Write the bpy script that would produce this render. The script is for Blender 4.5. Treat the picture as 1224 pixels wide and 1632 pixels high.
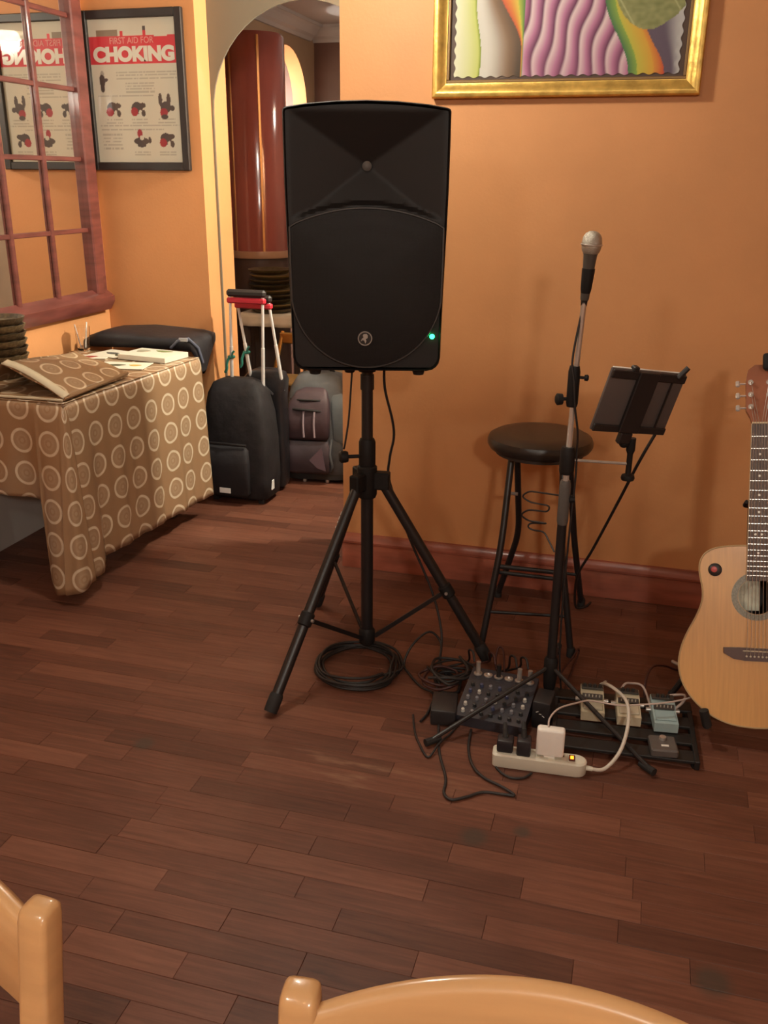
import bpy, bmesh, math, random
from mathutils import Vector, Matrix, noise

random.seed(7)
for _o in list(bpy.data.objects):
    bpy.data.objects.remove(_o, do_unlink=True)
S = bpy.context.scene
COL = S.collection
R = math.radians
PI = math.pi

# ------------------------------------------------------------------ camera
cam_d = bpy.data.cameras.new('camera')
cam_d.sensor_fit = 'HORIZONTAL'
cam_d.sensor_width = 36.0
cam_d.lens = 1451.47 / 1224.0 * 36.0
cam_d.clip_start = 0.02
cam = bpy.data.objects.new('camera', cam_d)
COL.objects.link(cam)
PITCH, YAW, ROLL = 0.35137525, 0.27264773, 0.00814774
_f = Vector((-math.sin(YAW) * math.cos(PITCH), math.cos(YAW) * math.cos(PITCH), -math.sin(PITCH)))
_r = Vector((math.cos(YAW), math.sin(YAW), 0))
_u = _r.cross(_f)
_r2 = math.cos(ROLL) * _r + math.sin(ROLL) * _u
_u2 = -math.sin(ROLL) * _r + math.cos(ROLL) * _u
cam.matrix_world = Matrix(((_r2.x, _u2.x, -_f.x, 0), (_r2.y, _u2.y, -_f.y, 0), (_r2.z, _u2.z, -_f.z, 1.5), (0, 0, 0, 1)))
S.camera = cam

# ------------------------------------------------------------------ world, exposure
W = bpy.data.worlds.new('world')
S.world = W
W.use_nodes = True
W.node_tree.nodes['Background'].inputs[0].default_value = (1.0, 0.72, 0.45, 1)
W.node_tree.nodes['Background'].inputs[1].default_value = 0.02
S.view_settings.view_transform = 'Standard'
S.view_settings.look = 'None'
S.view_settings.gamma = 1.0
S.view_settings.use_curve_mapping = False
S.view_settings.exposure = 0.0

# lamp positions: x, y, z of the bulb, watts, colour
LAMPS = [
    ('room',     (-1.00, 2.456, 2.33), 57.0, (1.0, 0.93, 0.78)),
    ('corridor', (-0.40, 3.90, 2.16), 330.0, (1.0, 0.93, 0.74)),
    ('behind',   (0.85, -1.50, 2.30), 128.0, (1.0, 0.95, 0.84)),
    ('behind2',  (-0.95, -0.60, 2.36), 38.0, (1.0, 0.94, 0.82)),
    ('hall',     (-1.15, 5.3, 2.15), 14.0, (1.0, 0.93, 0.80)),
    ('side',     (-3.15, 6.25, 1.95), 150.0, (1.0, 0.96, 0.88)),
]

# ------------------------------------------------------------------ materials
MATS = {}

def mat(name, col, rough=0.5, metal=0.0, var=0.0, scale=8.0, bump=0.0, bscale=60.0, coat=0.0,
        spec=0.5, emit=None, estr=0.0, stretch=(1, 1, 1), col2=None, trans=0.0, sheen=0.0):
    if name in MATS:
        return MATS[name]
    m = bpy.data.materials.new(name)
    m.use_nodes = True
    nt = m.node_tree
    b = nt.nodes['Principled BSDF']
    b.inputs['Roughness'].default_value = rough
    b.inputs['Metallic'].default_value = metal
    b.inputs['Specular IOR Level'].default_value = spec
    b.inputs['Coat Weight'].default_value = coat
    b.inputs['Coat Roughness'].default_value = 0.08
    b.inputs['Transmission Weight'].default_value = trans
    if sheen:
        b.inputs['Sheen Weight'].default_value = sheen
    b.inputs['Base Color'].default_value = (*col, 1)
    if emit:
        b.inputs['Emission Color'].default_value = (*emit, 1)
        b.inputs['Emission Strength'].default_value = estr
    if var > 0 or bump > 0:
        tc = nt.nodes.new('ShaderNodeTexCoord')
        mp = nt.nodes.new('ShaderNodeMapping')
        mp.inputs['Scale'].default_value = stretch
        nt.links.new(tc.outputs['Object'], mp.inputs['Vector'])
    if var > 0 or col2:
        nz = nt.nodes.new('ShaderNodeTexNoise')
        nz.inputs['Scale'].default_value = scale
        nz.inputs['Detail'].default_value = 5
        nt.links.new(mp.outputs[0], nz.inputs['Vector'])
        rp = nt.nodes.new('ShaderNodeValToRGB')
        c2 = col2 if col2 else tuple(min(1, c * (1 + var)) for c in col)
        c1 = col if col2 else tuple(c * (1 - var) for c in col)
        rp.color_ramp.elements[0].color = (*c1, 1)
        rp.color_ramp.elements[1].color = (*c2, 1)
        rp.color_ramp.elements[0].position = 0.32
        rp.color_ramp.elements[1].position = 0.68
        nt.links.new(nz.outputs['Fac'], rp.inputs['Fac'])
        nt.links.new(rp.outputs['Color'], b.inputs['Base Color'])
    if bump > 0:
        n2 = nt.nodes.new('ShaderNodeTexNoise')
        n2.inputs['Scale'].default_value = bscale
        n2.inputs['Detail'].default_value = 4
        nt.links.new(mp.outputs[0], n2.inputs['Vector'])
        bp = nt.nodes.new('ShaderNodeBump')
        bp.inputs['Strength'].default_value = bump
        bp.inputs['Distance'].default_value = 0.004
        nt.links.new(n2.outputs['Fac'], bp.inputs['Height'])
        nt.links.new(bp.outputs['Normal'], b.inputs['Normal'])
    MATS[name] = m
    return m

def attr_mat(name, rough=0.6, spec=0.4, coat=0.0):
    """flat print: colour comes from the point colour attribute 'Col'"""
    m = bpy.data.materials.new(name)
    m.use_nodes = True
    nt = m.node_tree
    b = nt.nodes['Principled BSDF']
    b.inputs['Roughness'].default_value = rough
    b.inputs['Specular IOR Level'].default_value = spec
    b.inputs['Coat Weight'].default_value = coat
    b.inputs['Coat Roughness'].default_value = 0.02
    a = nt.nodes.new('ShaderNodeAttribute')
    a.attribute_name = 'Col'
    nt.links.new(a.outputs['Color'], b.inputs['Base Color'])
    return m

def glass_mat(name, col=(1, 1, 1), rough=0.02):
    m = bpy.data.materials.new(name)
    m.use_nodes = True
    nt = m.node_tree
    b = nt.nodes['Principled BSDF']
    b.inputs['Base Color'].default_value = (*col, 1)
    b.inputs['Roughness'].default_value = rough
    b.inputs['Transmission Weight'].default_value = 1.0
    b.inputs['IOR'].default_value = 1.45
    return m

def plank_mat():
    m = bpy.data.materials.new('floor_wood')
    m.use_nodes = True
    nt = m.node_tree
    N, L = nt.nodes, nt.links
    b = N['Principled BSDF']
    geo = N.new('ShaderNodeNewGeometry')
    at = N.new('ShaderNodeAttribute'); at.attribute_name = 'tone'
    # offset the grain for every plank
    mul = N.new('ShaderNodeMath'); mul.operation = 'MULTIPLY'; mul.inputs[1].default_value = 37.0
    L.new(at.outputs['Fac'], mul.inputs[0])
    cmb = N.new('ShaderNodeCombineXYZ'); L.new(mul.outputs[0], cmb.inputs[0]); L.new(mul.outputs[0], cmb.inputs[1])
    add = N.new('ShaderNodeVectorMath'); add.operation = 'ADD'
    L.new(geo.outputs['Position'], add.inputs[0]); L.new(cmb.outputs[0], add.inputs[1])
    mp = N.new('ShaderNodeMapping'); mp.inputs['Scale'].default_value = (2.2, 34, 10)
    L.new(add.outputs[0], mp.inputs['Vector'])
    g = N.new('ShaderNodeTexNoise'); g.inputs['Scale'].default_value = 2.4; g.inputs['Detail'].default_value = 7
    g.inputs['Roughness'].default_value = 0.62; g.inputs['Distortion'].default_value = 0.5
    L.new(mp.outputs[0], g.inputs['Vector'])
    # mix tone + grain
    m1 = N.new('ShaderNodeMath'); m1.operation = 'MULTIPLY_ADD'; m1.inputs[1].default_value = 0.52
    L.new(at.outputs['Fac'], m1.inputs[0])
    m0 = N.new('ShaderNodeMath'); m0.operation = 'MULTIPLY_ADD'; m0.inputs[1].default_value = 0.85; m0.inputs[2].default_value = -0.18
    L.new(g.outputs['Fac'], m0.inputs[0]); L.new(m0.outputs[0], m1.inputs[2])
    rp = N.new('ShaderNodeValToRGB')
    e = rp.color_ramp.elements
    e[0].position = 0.05; e[0].color = (0.0468, 0.0168, 0.0101, 1)
    e[1].position = 0.95; e[1].color = (0.2405, 0.0971, 0.0585, 1)
    k = e.new(0.45); k.color = (0.1222, 0.0441, 0.0260, 1)
    L.new(m1.outputs[0], rp.inputs['Fac'])
    # large worn, greyer patches
    w = N.new('ShaderNodeTexNoise'); w.inputs['Scale'].default_value = 1.5; w.inputs['Detail'].default_value = 8
    w.inputs['Roughness'].default_value = 0.7
    L.new(geo.outputs['Position'], w.inputs['Vector'])
    wr = N.new('ShaderNodeValToRGB'); wr.color_ramp.elements[0].position = 0.52; wr.color_ramp.elements[1].position = 0.75
    wr.color_ramp.elements[1].color = (0.45, 0.45, 0.45, 1)
    L.new(w.outputs['Fac'], wr.inputs['Fac'])
    mx = N.new('ShaderNodeMix'); mx.data_type = 'RGBA'
    L.new(wr.outputs['Color'], mx.inputs['Factor']); L.new(rp.outputs['Color'], mx.inputs[6])
    mx.inputs[7].default_value = (0.1820, 0.0883, 0.0572, 1)
    # round dark stains with a shape of their own
    prev = mx.outputs[2]
    for (sx, sy, sr) in ((-0.27, 1.80, 0.035), (-1.232, 1.921, 0.03), (0.265, 1.512, 0.04), (-0.16, 1.85, 0.022)):
        d = N.new('ShaderNodeVectorMath'); d.operation = 'DISTANCE'; d.inputs[1].default_value = (sx, sy, 0)
        L.new(geo.outputs['Position'], d.inputs[0])
        mr = N.new('ShaderNodeMapRange'); mr.inputs[1].default_value = sr * 0.55; mr.inputs[2].default_value = sr * 1.2
        mr.inputs[3].default_value = 0.7; mr.inputs[4].default_value = 0.0
        L.new(d.outputs['Value'], mr.inputs[0])
        mm = N.new('ShaderNodeMix'); mm.data_type = 'RGBA'
        L.new(mr.outputs[0], mm.inputs['Factor']); L.new(prev, mm.inputs[6]); mm.inputs[7].default_value = (0.050, 0.040, 0.030, 1)
        prev = mm.outputs[2]
    # pale scuffs in a stretched streaky patch
    sp = N.new('ShaderNodeMapping'); sp.inputs['Location'].default_value = (0.62 * 1.9, -1.97 * 7, 0); sp.inputs['Scale'].default_value = (1.9, 7, 1)
    sp.inputs['Rotation'].default_value = (0, 0, 0)
    L.new(geo.outputs['Position'], sp.inputs['Vector'])
    ln = N.new('ShaderNodeVectorMath'); ln.operation = 'LENGTH'; L.new(sp.outputs[0], ln.inputs[0])
    mr = N.new('ShaderNodeMapRange'); mr.inputs[1].default_value = 0.2; mr.inputs[2].default_value = 0.75; mr.inputs[3].default_value = 1; mr.inputs[4].default_value = 0
    L.new(ln.outputs['Value'], mr.inputs[0])
    sn = N.new('ShaderNodeTexNoise'); sn.inputs['Scale'].default_value = 9; sn.inputs['Detail'].default_value = 6
    sm = N.new('ShaderNodeMapping'); sm.inputs['Scale'].default_value = (0.8, 3.2, 1); L.new(geo.outputs['Position'], sm.inputs['Vector']); L.new(sm.outputs[0], sn.inputs['Vector'])
    sr2 = N.new('ShaderNodeMapRange'); sr2.inputs[1].default_value = 0.52; sr2.inputs[2].default_value = 0.7
    L.new(sn.outputs['Fac'], sr2.inputs[0])
    mu = N.new('ShaderNodeMath'); mu.operation = 'MULTIPLY'; L.new(mr.outputs[0], mu.inputs[0]); L.new(sr2.outputs[0], mu.inputs[1])
    mm = N.new('ShaderNodeMix'); mm.data_type = 'RGBA'
    L.new(mu.outputs[0], mm.inputs['Factor']); L.new(prev, mm.inputs[6]); mm.inputs[7].default_value = (0.23, 0.125, 0.075, 1)
    L.new(mm.outputs[2], b.inputs['Base Color'])
    b.inputs['Roughness'].default_value = 0.5
    b.inputs['Specular IOR Level'].default_value = 0.35
    bp = N.new('ShaderNodeBump'); bp.inputs['Strength'].default_value = 0.25; bp.inputs['Distance'].default_value = 0.002
    L.new(g.outputs['Fac'], bp.inputs['Height']); L.new(bp.outputs['Normal'], b.inputs['Normal'])
    return m

def cloth_mat(name, base, ring, pitch, rough):
    """satin vinyl printed with rings on a grid; UVs are in metres"""
    m = bpy.data.materials.new(name)
    m.use_nodes = True
    nt = m.node_tree
    N, L = nt.nodes, nt.links
    b = N['Principled BSDF']
    uv = N.new('ShaderNodeTexCoord')
    sc = N.new('ShaderNodeVectorMath'); sc.operation = 'SCALE'; sc.inputs['Scale'].default_value = 1.0 / pitch
    L.new(uv.outputs['UV'], sc.inputs[0])
    fr = N.new('ShaderNodeVectorMath'); fr.operation = 'FRACTION'; L.new(sc.outputs[0], fr.inputs[0])
    sb = N.new('ShaderNodeVectorMath'); sb.operation = 'SUBTRACT'; sb.inputs[1].default_value = (0.5, 0.5, 0)
    L.new(fr.outputs[0], sb.inputs[0])
    ln = N.new('ShaderNodeVectorMath'); ln.operation = 'LENGTH'; L.new(sb.outputs[0], ln.inputs[0])
    rp = N.new('ShaderNodeValToRGB')
    e = rp.color_ramp.elements
    e[0].position = 0.0; e[0].color = (0.24, 0.24, 0.24, 1)
    e[1].position = 1.0; e[1].color = (0, 0, 0, 1)
    for p, v in ((0.05, 0.24), (0.08, 0.06), (0.15, 0.20), (0.20, 0.13), (0.285, 0.10), (0.305, 0.8), (0.365, 0.8), (0.385, 0.0)):
        k = e.new(p); k.color = (v, v, v, 1)
    L.new(ln.outputs['Value'], rp.inputs['Fac'])
    nz = N.new('ShaderNodeTexNoise'); nz.inputs['Scale'].default_value = 40; L.new(uv.outputs['UV'], nz.inputs['Vector'])
    mu = N.new('ShaderNodeMath'); mu.operation = 'MULTIPLY'; L.new(rp.outputs['Color'], mu.inputs[0])
    mr = N.new('ShaderNodeMapRange'); mr.inputs[3].default_value = 0.55; mr.inputs[4].default_value = 1.25; L.new(nz.outputs['Fac'], mr.inputs[0])
    L.new(mr.outputs[0], mu.inputs[1])
    mx = N.new('ShaderNodeMix'); mx.data_type = 'RGBA'
    L.new(mu.outputs[0], mx.inputs['Factor'])
    mx.inputs[6].default_value = (*base, 1); mx.inputs[7].default_value = (*ring, 1)
    L.new(mx.outputs[2], b.inputs['Base Color'])
    b.inputs['Roughness'].default_value = rough
    b.inputs['Specular IOR Level'].default_value = 0.6
    b.inputs['Metallic'].default_value = 0.12
    bp = N.new('ShaderNodeBump'); bp.inputs['Strength'].default_value = 0.15; bp.inputs['Distance'].default_value = 0.002
    L.new(nz.outputs['Fac'], bp.inputs['Height']); L.new(bp.outputs['Normal'], b.inputs['Normal'])
    return m

WALL = mat('orange_wall_paint', (0.60, 0.280, 0.112), 0.55, var=0.07, scale=2.5, bump=0.12, bscale=90, spec=0.35)
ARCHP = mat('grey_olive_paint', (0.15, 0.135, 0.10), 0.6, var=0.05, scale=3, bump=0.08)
CEIL = mat('ceiling_paint', (0.62, 0.58, 0.52), 0.8, var=0.04, scale=2)
HALLC = mat('hall_ceiling_paint', (0.52, 0.48, 0.46), 0.7, var=0.08, scale=2)
HALLW = mat('hall_brown_paint', (0.40, 0.27, 0.17), 0.6, var=0.08, scale=3)
HALLD = mat('hall_maroon_paint', (0.16, 0.085, 0.065), 0.5, var=0.15, scale=3)
CREAM = mat('cream_paint', (0.86, 0.82, 0.72), 0.6)
REDWOOD = mat('red_stained_wood', (0.15, 0.042, 0.034), 0.36, var=0.28, scale=6, stretch=(1, 1, 6), coat=0.25)
REDBASE = mat('red_stained_baseboard', (0.31, 0.092, 0.055), 0.30, var=0.25, scale=5, stretch=(1, 6, 6), coat=0.3)
GREYBASE = mat('grey_white_baseboard', (0.55, 0.53, 0.50), 0.5, var=0.06, scale=4)
BLACKP = mat('black_plastic', (0.010, 0.009, 0.009), 0.6, spec=0.3, bump=0.15, bscale=400)
BLACKM = mat('black_powder_coat', (0.014, 0.013, 0.014), 0.38, bump=0.05, bscale=300)
RUBBER = mat('black_rubber', (0.012, 0.011, 0.011), 0.75)
CHROME = mat('chrome', (0.82, 0.80, 0.76), 0.22, metal=0.65)
STEEL = mat('brushed_steel', (0.60, 0.58, 0.55), 0.32, metal=0.75, var=0.1, scale=30)
ALU = mat('aluminium', (0.86, 0.86, 0.84), 0.3, metal=0.35)
BRASS = mat('brass', (0.75, 0.52, 0.20), 0.25, metal=1.0, var=0.1, scale=10)
GOLDF = mat('gilded_wood', (0.62, 0.40, 0.10), 0.38, metal=0.65, var=0.25, scale=25, bump=0.25, bscale=70)
VINYL = mat('black_vinyl', (0.022, 0.018, 0.016), 0.33, bump=0.12, bscale=250)
WHITEP = mat('white_plastic', (0.90, 0.88, 0.82), 0.35)
IVORY = mat('ivory_plastic', (0.68, 0.66, 0.55), 0.42)
BEECH = mat('varnished_beech', (0.60, 0.335, 0.148), 0.28, var=0.07, scale=5, stretch=(1, 1, 8), coat=0.5)
PLANK = plank_mat()
CLOTH = cloth_mat('ringed_tablecloth', (0.33, 0.20, 0.108), (0.80, 0.69, 0.51), 0.124, 0.25)
CLOTH2 = cloth_mat('ringed_folded_cloth', (0.30, 0.18, 0.09), (0.74, 0.62, 0.44), 0.135, 0.38)
LINING = mat('cream_lining', (0.62, 0.54, 0.38), 0.7, var=0.05)

# ------------------------------------------------------------------ mesh helpers
class MB:
    def __init__(self):
        self.v = []; self.f = []; self.uv = None; self.col = None; self.tone = None

    def add(self, vs, fs):
        o = len(self.v)
        self.v += [tuple(x) for x in vs]
        self.f += [tuple(i + o for i in t) for t in fs]
        return self

    def box(self, c, s, bev=0.0, M=None, seg=1):
        bm = bmesh.new()
        bmesh.ops.create_cube(bm, size=1.0)
        for v in bm.verts:
            v.co = Vector((v.co.x * s[0], v.co.y * s[1], v.co.z * s[2]))
        if bev > 0:
            bmesh.ops.bevel(bm, geom=bm.edges[:], offset=bev, segments=seg, profile=0.5, affect='EDGES')
        bm.verts.ensure_lookup_table(); bm.verts.index_update()
        M = M or Matrix.Identity(4)
        C = Vector(c)
        vs = [M @ v.co + C if M is not None else v.co + C for v in bm.verts]
        fs = [[v.index for v in f.verts] for f in bm.faces]
        bm.free()
        return self.add(vs, fs)

    def bar(self, a, b, w, h, bev=0.0, up=(0, 0, 1)):
        """rectangular bar from a to b"""
        a, b = Vector(a), Vector(b)
        d = b - a
        L = d.length
        z = d.normalized()
        u = Vector(up)
        if abs(z.dot(u)) > 0.98:
            u = Vector((0, 1, 0))
        x = u.cross(z).normalized()
        y = z.cross(x)
        M = Matrix((x, y, z)).transposed().to_4x4()
        return self.box((a + b) / 2, (w, h, L), bev, M)

    def tube(self, pts, r, n=8, closed=False, cap=True):
        P = [Vector(p) for p in pts]
        m = len(P)
        rr = list(r) if isinstance(r, (list, tuple)) else [r] * m
        T = []
        for i in range(m):
            if closed:
                t = P[(i + 1) % m] - P[i - 1]
            else:
                t = P[min(i + 1, m - 1)] - P[max(i - 1, 0)]
            T.append(t.normalized() if t.length > 1e-9 else Vector((0, 0, 1)))
        u = Vector((0, 0, 1)) if abs(T[0].z) < 0.9 else Vector((1, 0, 0))
        u = (u - T[0] * u.dot(T[0])).normalized()
        vs = []
        for i in range(m):
            if i:
                u = u - T[i] * u.dot(T[i])
                u = u.normalized() if u.length > 1e-6 else T[i].orthogonal().normalized()
            w = T[i].cross(u)
            for k in range(n):
                a = 2 * PI * k / n
                vs.append(P[i] + (u * math.cos(a) + w * math.sin(a)) * rr[i])
        fs = []
        for i in range(m if closed else m - 1):
            j = (i + 1) % m
            for k in range(n):
                k2 = (k + 1) % n
                fs.append((i * n + k, i * n + k2, j * n + k2, j * n + k))
        if cap and not closed:
            fs.append(tuple(range(n))[::-1])
            fs.append(tuple((m - 1) * n + k for k in range(n)))
        return self.add(vs, fs)

    def lathe(self, prof, n=24, M=None, c=(0, 0, 0)):
        M = M or Matrix.Identity(4)
        C = Vector(c)
        vs = []
        for r, z in prof:
            for k in range(n):
                a = 2 * PI * k / n
                vs.append(M @ Vector((max(r, 1e-5) * math.cos(a), max(r, 1e-5) * math.sin(a), z)) + C)
        fs = []
        for i in range(len(prof) - 1):
            for k in range(n):
                k2 = (k + 1) % n
                fs.append((i * n + k, i * n + k2, (i + 1) * n + k2, (i + 1) * n + k))
        fs.append(tuple(range(n))[::-1])
        fs.append(tuple((len(prof) - 1) * n + k for k in range(n)))
        return self.add(vs, fs)

    def cyl(self, a, b, r, n=16, r2=None):
        return self.tube([a, b], [r, r2 if r2 is not None else r], n)

    def ball(self, c, r, n=14, s=(1, 1, 1)):
        prof = [(r * math.sin(PI * i / (n // 2 + 2)), -r * math.cos(PI * i / (n // 2 + 2))) for i in range(n // 2 + 3)]
        return self.lathe(prof, n, Matrix.Diagonal((s[0], s[1], s[2], 1)), c)

    def prism(self, poly, z0, z1, M=None, c=(0, 0, 0)):
        M = M or Matrix.Identity(4)
        C = Vector(c)
        n = len(poly)
        vs = [M @ Vector((x, y, z0)) + C for x, y in poly] + [M @ Vector((x, y, z1)) + C for x, y in poly]
        fs = [tuple(range(n))[::-1], tuple(range(n, 2 * n))]
        fs += [(i, (i + 1) % n, n + (i + 1) % n, n + i) for i in range(n)]
        return self.add(vs, fs)

    def loft(self, rings, cap=True):
        n = len(rings[0])
        vs = [p for r in rings for p in r]
        fs = []
        for i in range(len(rings) - 1):
            for k in range(n):
                k2 = (k + 1) % n
                fs.append((i * n + k, i * n + k2, (i + 1) * n + k2, (i + 1) * n + k))
        if cap:
            fs.append(tuple(range(n))[::-1])
            fs.append(tuple((len(rings) - 1) * n + k for k in range(n)))
        return self.add(vs, fs)

    def surf(self, fn, nu, nv, uvfn=None):
        """open grid surface fn(u, v), u and v in 0..1"""
        vs = []; uv = []
        for j in range(nv + 1):
            for i in range(nu + 1):
                u, v = i / nu, j / nv
                vs.append(fn(u, v))
                if uvfn:
                    uv.append(uvfn(u, v))
        fs = []
        for j in range(nv):
            for i in range(nu):
                a = j * (nu + 1) + i
                fs.append((a, a + 1, a + nu + 2, a + nu + 1))
        if uvfn:
            self.uv = (self.uv or []) + uv
        return self.add(vs, fs)

    def build(self, name, m, parent=None, smooth=35, loc=None, recalc=True, solid=0.0):
        me = bpy.data.meshes.new(name)
        me.from_pydata(self.v, [], self.f)
        if recalc:
            bm = bmesh.new(); bm.from_mesh(me)
            bmesh.ops.recalc_face_normals(bm, faces=bm.faces)
            bm.to_mesh(me); bm.free()
        if self.uv:
            ul = me.uv_layers.new(name='UVMap')
            for lp in me.loops:
                ul.data[lp.index].uv = self.uv[lp.vertex_index]
        if self.col:
            ca = me.color_attributes.new('Col', 'FLOAT_COLOR', 'POINT')
            ca.data.foreach_set('color', [c for q in self.col for c in (q[0], q[1], q[2], 1.0)])
        if self.tone:
            ta = me.attributes.new('tone', 'FLOAT', 'POINT')
            ta.data.foreach_set('value', self.tone)
        me.materials.append(m)
        if smooth:
            me.polygons.foreach_set('use_smooth', [True] * len(me.polygons))
            me.set_sharp_from_angle(angle=R(smooth))
        me.update()
        o = bpy.data.objects.new(name, me)
        COL.objects.link(o)
        if parent:
            o.parent = parent
        if loc:
            o.location = loc
        if solid:
            md = o.modifiers.new('thickness', 'SOLIDIFY'); md.thickness = solid; md.offset = -1
        return o

def tag(o, label, cat, group=None):
    o['label'] = label; o['category'] = cat
    if group:
        o['group'] = group
    return o

def thing(name, label, cat, loc=(0, 0, 0), rz=0.0, group=None, M=None):
    o = bpy.data.objects.new(name, None)
    o.empty_display_size = 0.1
    COL.objects.link(o)
    if M is not None:
        o.matrix_world = M
    else:
        o.location = loc; o.rotation_euler = (0, 0, rz)
    return tag(o, label, cat, group)

def struct(name, mb, m, parent=None, smooth=0, label=None):
    o = mb.build(name, m, parent, smooth)
    if not parent:
        o['kind'] = 'structure'
        if label:
            o['label'] = label
    return o

def spline(pts, k=6, closed=False):
    """Catmull-Rom through the points"""
    P = [Vector(p) for p in pts]
    out = []
    n = len(P)
    rng = range(n if closed else n - 1)
    for i in rng:
        p0 = P[i - 1] if (closed or i > 0) else P[0]
        p1 = P[i]; p2 = P[(i + 1) % n]
        p3 = P[(i + 2) % n] if (closed or i + 2 < n) else P[-1]
        for j in range(k):
            t = j / k
            out.append(0.5 * ((2 * p1) + (p2 - p0) * t + (2 * p0 - 5 * p1 + 4 * p2 - p3) * t * t + (3 * p1 - p0 - 3 * p2 + p3) * t ** 3))
    if not closed:
        out.append(P[-1])
    return out

def fillet(pts, r=0.03, k=5):
    """polyline with rounded bends"""
    P = [Vector(p) for p in pts]
    out = [P[0]]
    for i in range(1, len(P) - 1):
        a, b, c = P[i - 1], P[i], P[i + 1]
        d1 = min(r, (a - b).length * 0.45); d2 = min(r, (c - b).length * 0.45)
        s = b + (a - b).normalized() * d1; e = b + (c - b).normalized() * d2
        for j in range(k + 1):
            t = j / k
            out.append(s * (1 - t) ** 2 + b * 2 * t * (1 - t) + e * t * t)
    out.append(P[-1])
    return out

def rot_to(d):
    return Vector((0, 0, 1)).rotation_difference(Vector(d).normalized()).to_matrix().to_4x4()

def smoothstep(a, b, x):
    t = max(0.0, min(1.0, (x - a) / (b - a)))
    return t * t * (3 - 2 * t)

def lerp3(a, b, t):
    t = max(0.0, min(1.0, t))
    return tuple(a[i] + (b[i] - a[i]) * t for i in range(3))

ORD = ['first', 'second', 'third', 'fourth', 'fifth', 'sixth', 'seventh', 'eighth', 'ninth', 'tenth']

# ------------------------------------------------------------------ key planes of the room
XM = -2.545     # mirror wall
YP = 4.03       # poster wall
YR = 3.29       # painting wall
XJ = -1.995     # end of the poster wall
XR = -1.09      # end of the painting wall
YA = 4.15       # wall with the arch
ZC = 2.75       # ceiling

# ------------------------------------------------------------------ floor
def make_floor():
    fb = MB().box((0.2, 1.9, -0.03), (7.6, 10.4, 0.048))
    fl = struct('floor', fb, mat('dark_joint_wood', (0.045, 0.019, 0.012), 0.7), label='dark reddish brown strip parquet floor')  # dark subfloor slab that shows in the joints between planks
    rnd = random.Random(11)
    w = 0.068
    planks = []
    y = -3.2
    while y < 6.95:
        x = -3.55 + rnd.uniform(-0.4, 0)
        while x < 3.9:
            L = rnd.choice((0.26, 0.34, 0.42, 0.42, 0.5, 0.58))
            planks.append((x, x + L, y, y + w, (rnd.betavariate(3.2, 3.2) if rnd.random() > 0.12 else rnd.uniform(0.02, 0.2)), rnd.uniform(-0.0005, 0.0005)))
            x += L
        y += w
    cv = Vector((-0.253, 0.904))
    def seen(p):
        cx, cy = (p[0] + p[1]) / 2, (p[2] + p[3]) / 2
        if cy > YR + 0.5 or cy < 1.02:
            return 9e9
        if cx < -2.5 or (cy > YR and cx > XR):
            return 9e9
        ang = math.atan2(cx, cy) + YAW            # 0 = camera heading
        if abs(ang) > R(23.5):
            return 9e9
        return math.hypot(cx, cy)
    order = sorted(range(len(planks)), key=lambda i: seen(planks[i]))
    near = [i for i in order[:300] if seen(planks[i]) < 9e8]
    def geo(mb, p):
        x0, x1, y0, y1, t, dz = p
        g, c = 0.0003, 0.0007
        x0 += g; x1 -= g; y0 += g; y1 -= g
        vs = [(x0, y0, -0.0055), (x1, y0, -0.0055), (x1, y1, -0.0055), (x0, y1, -0.0055),
              (x0, y0, dz - c), (x1, y0, dz - c), (x1, y1, dz - c), (x0, y1, dz - c),
              (x0 + c, y0 + c, dz), (x1 - c, y0 + c, dz), (x1 - c, y1 - c, dz), (x0 + c, y1 - c, dz)]
        fs = [(8, 9, 10, 11)]
        for a in range(4):
            b = (a + 1) % 4
            fs += [(a, b, b + 4, a + 4), (a + 4, b + 4, b + 8, a + 8)]
        mb.add(vs, fs)
        mb.tone = (mb.tone or []) + [t] * 12
    for i in near:
        mb = MB(); geo(mb, planks[i])
        mb.build('plank', PLANK, fl, smooth=0, recalc=False)
    ns = set(near)
    mb = MB(); mb.tone = []
    for i, p in enumerate(planks):
        if i not in ns:
            geo(mb, p)
    rest = mb.build('plank_field', PLANK, fl, smooth=0, recalc=False)
    rest['kind'] = 'stuff'
make_floor()

# ------------------------------------------------------------------ walls, ceiling
def B(x0, x1, y0, y1, z0, z1, mb=None):
    mb = mb or MB()
    return mb.box(((x0 + x1) / 2, (y0 + y1) / 2, (z0 + z1) / 2), (x1 - x0, y1 - y0, z1 - z0))

struct('wall_back', B(XR, 3.0, YR, YR + 0.31, 0, ZC), WALL, label='orange painted wall behind the stool and loudspeaker')
struct('wall_back_left', B(XM, XJ, YP, YA, 0, ZC), WALL, label='orange painted wall that carries the framed poster')
struct('wall_left', B(XM - 0.1, XM, -3.2, YA, 0, ZC), WALL, label='orange painted wall that carries the mirror')
struct('wall_right', B(3.0, 3.1, -3.2, 4.4, 0, ZC), WALL)
struct('wall_front', B(XM - 0.1, 3.1, -3.3, -3.2, 0, ZC), WALL)
struct('ceiling', B(XM - 0.1, 3.1, -3.3, YA, ZC, ZC + 0.08), CEIL)

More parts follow.
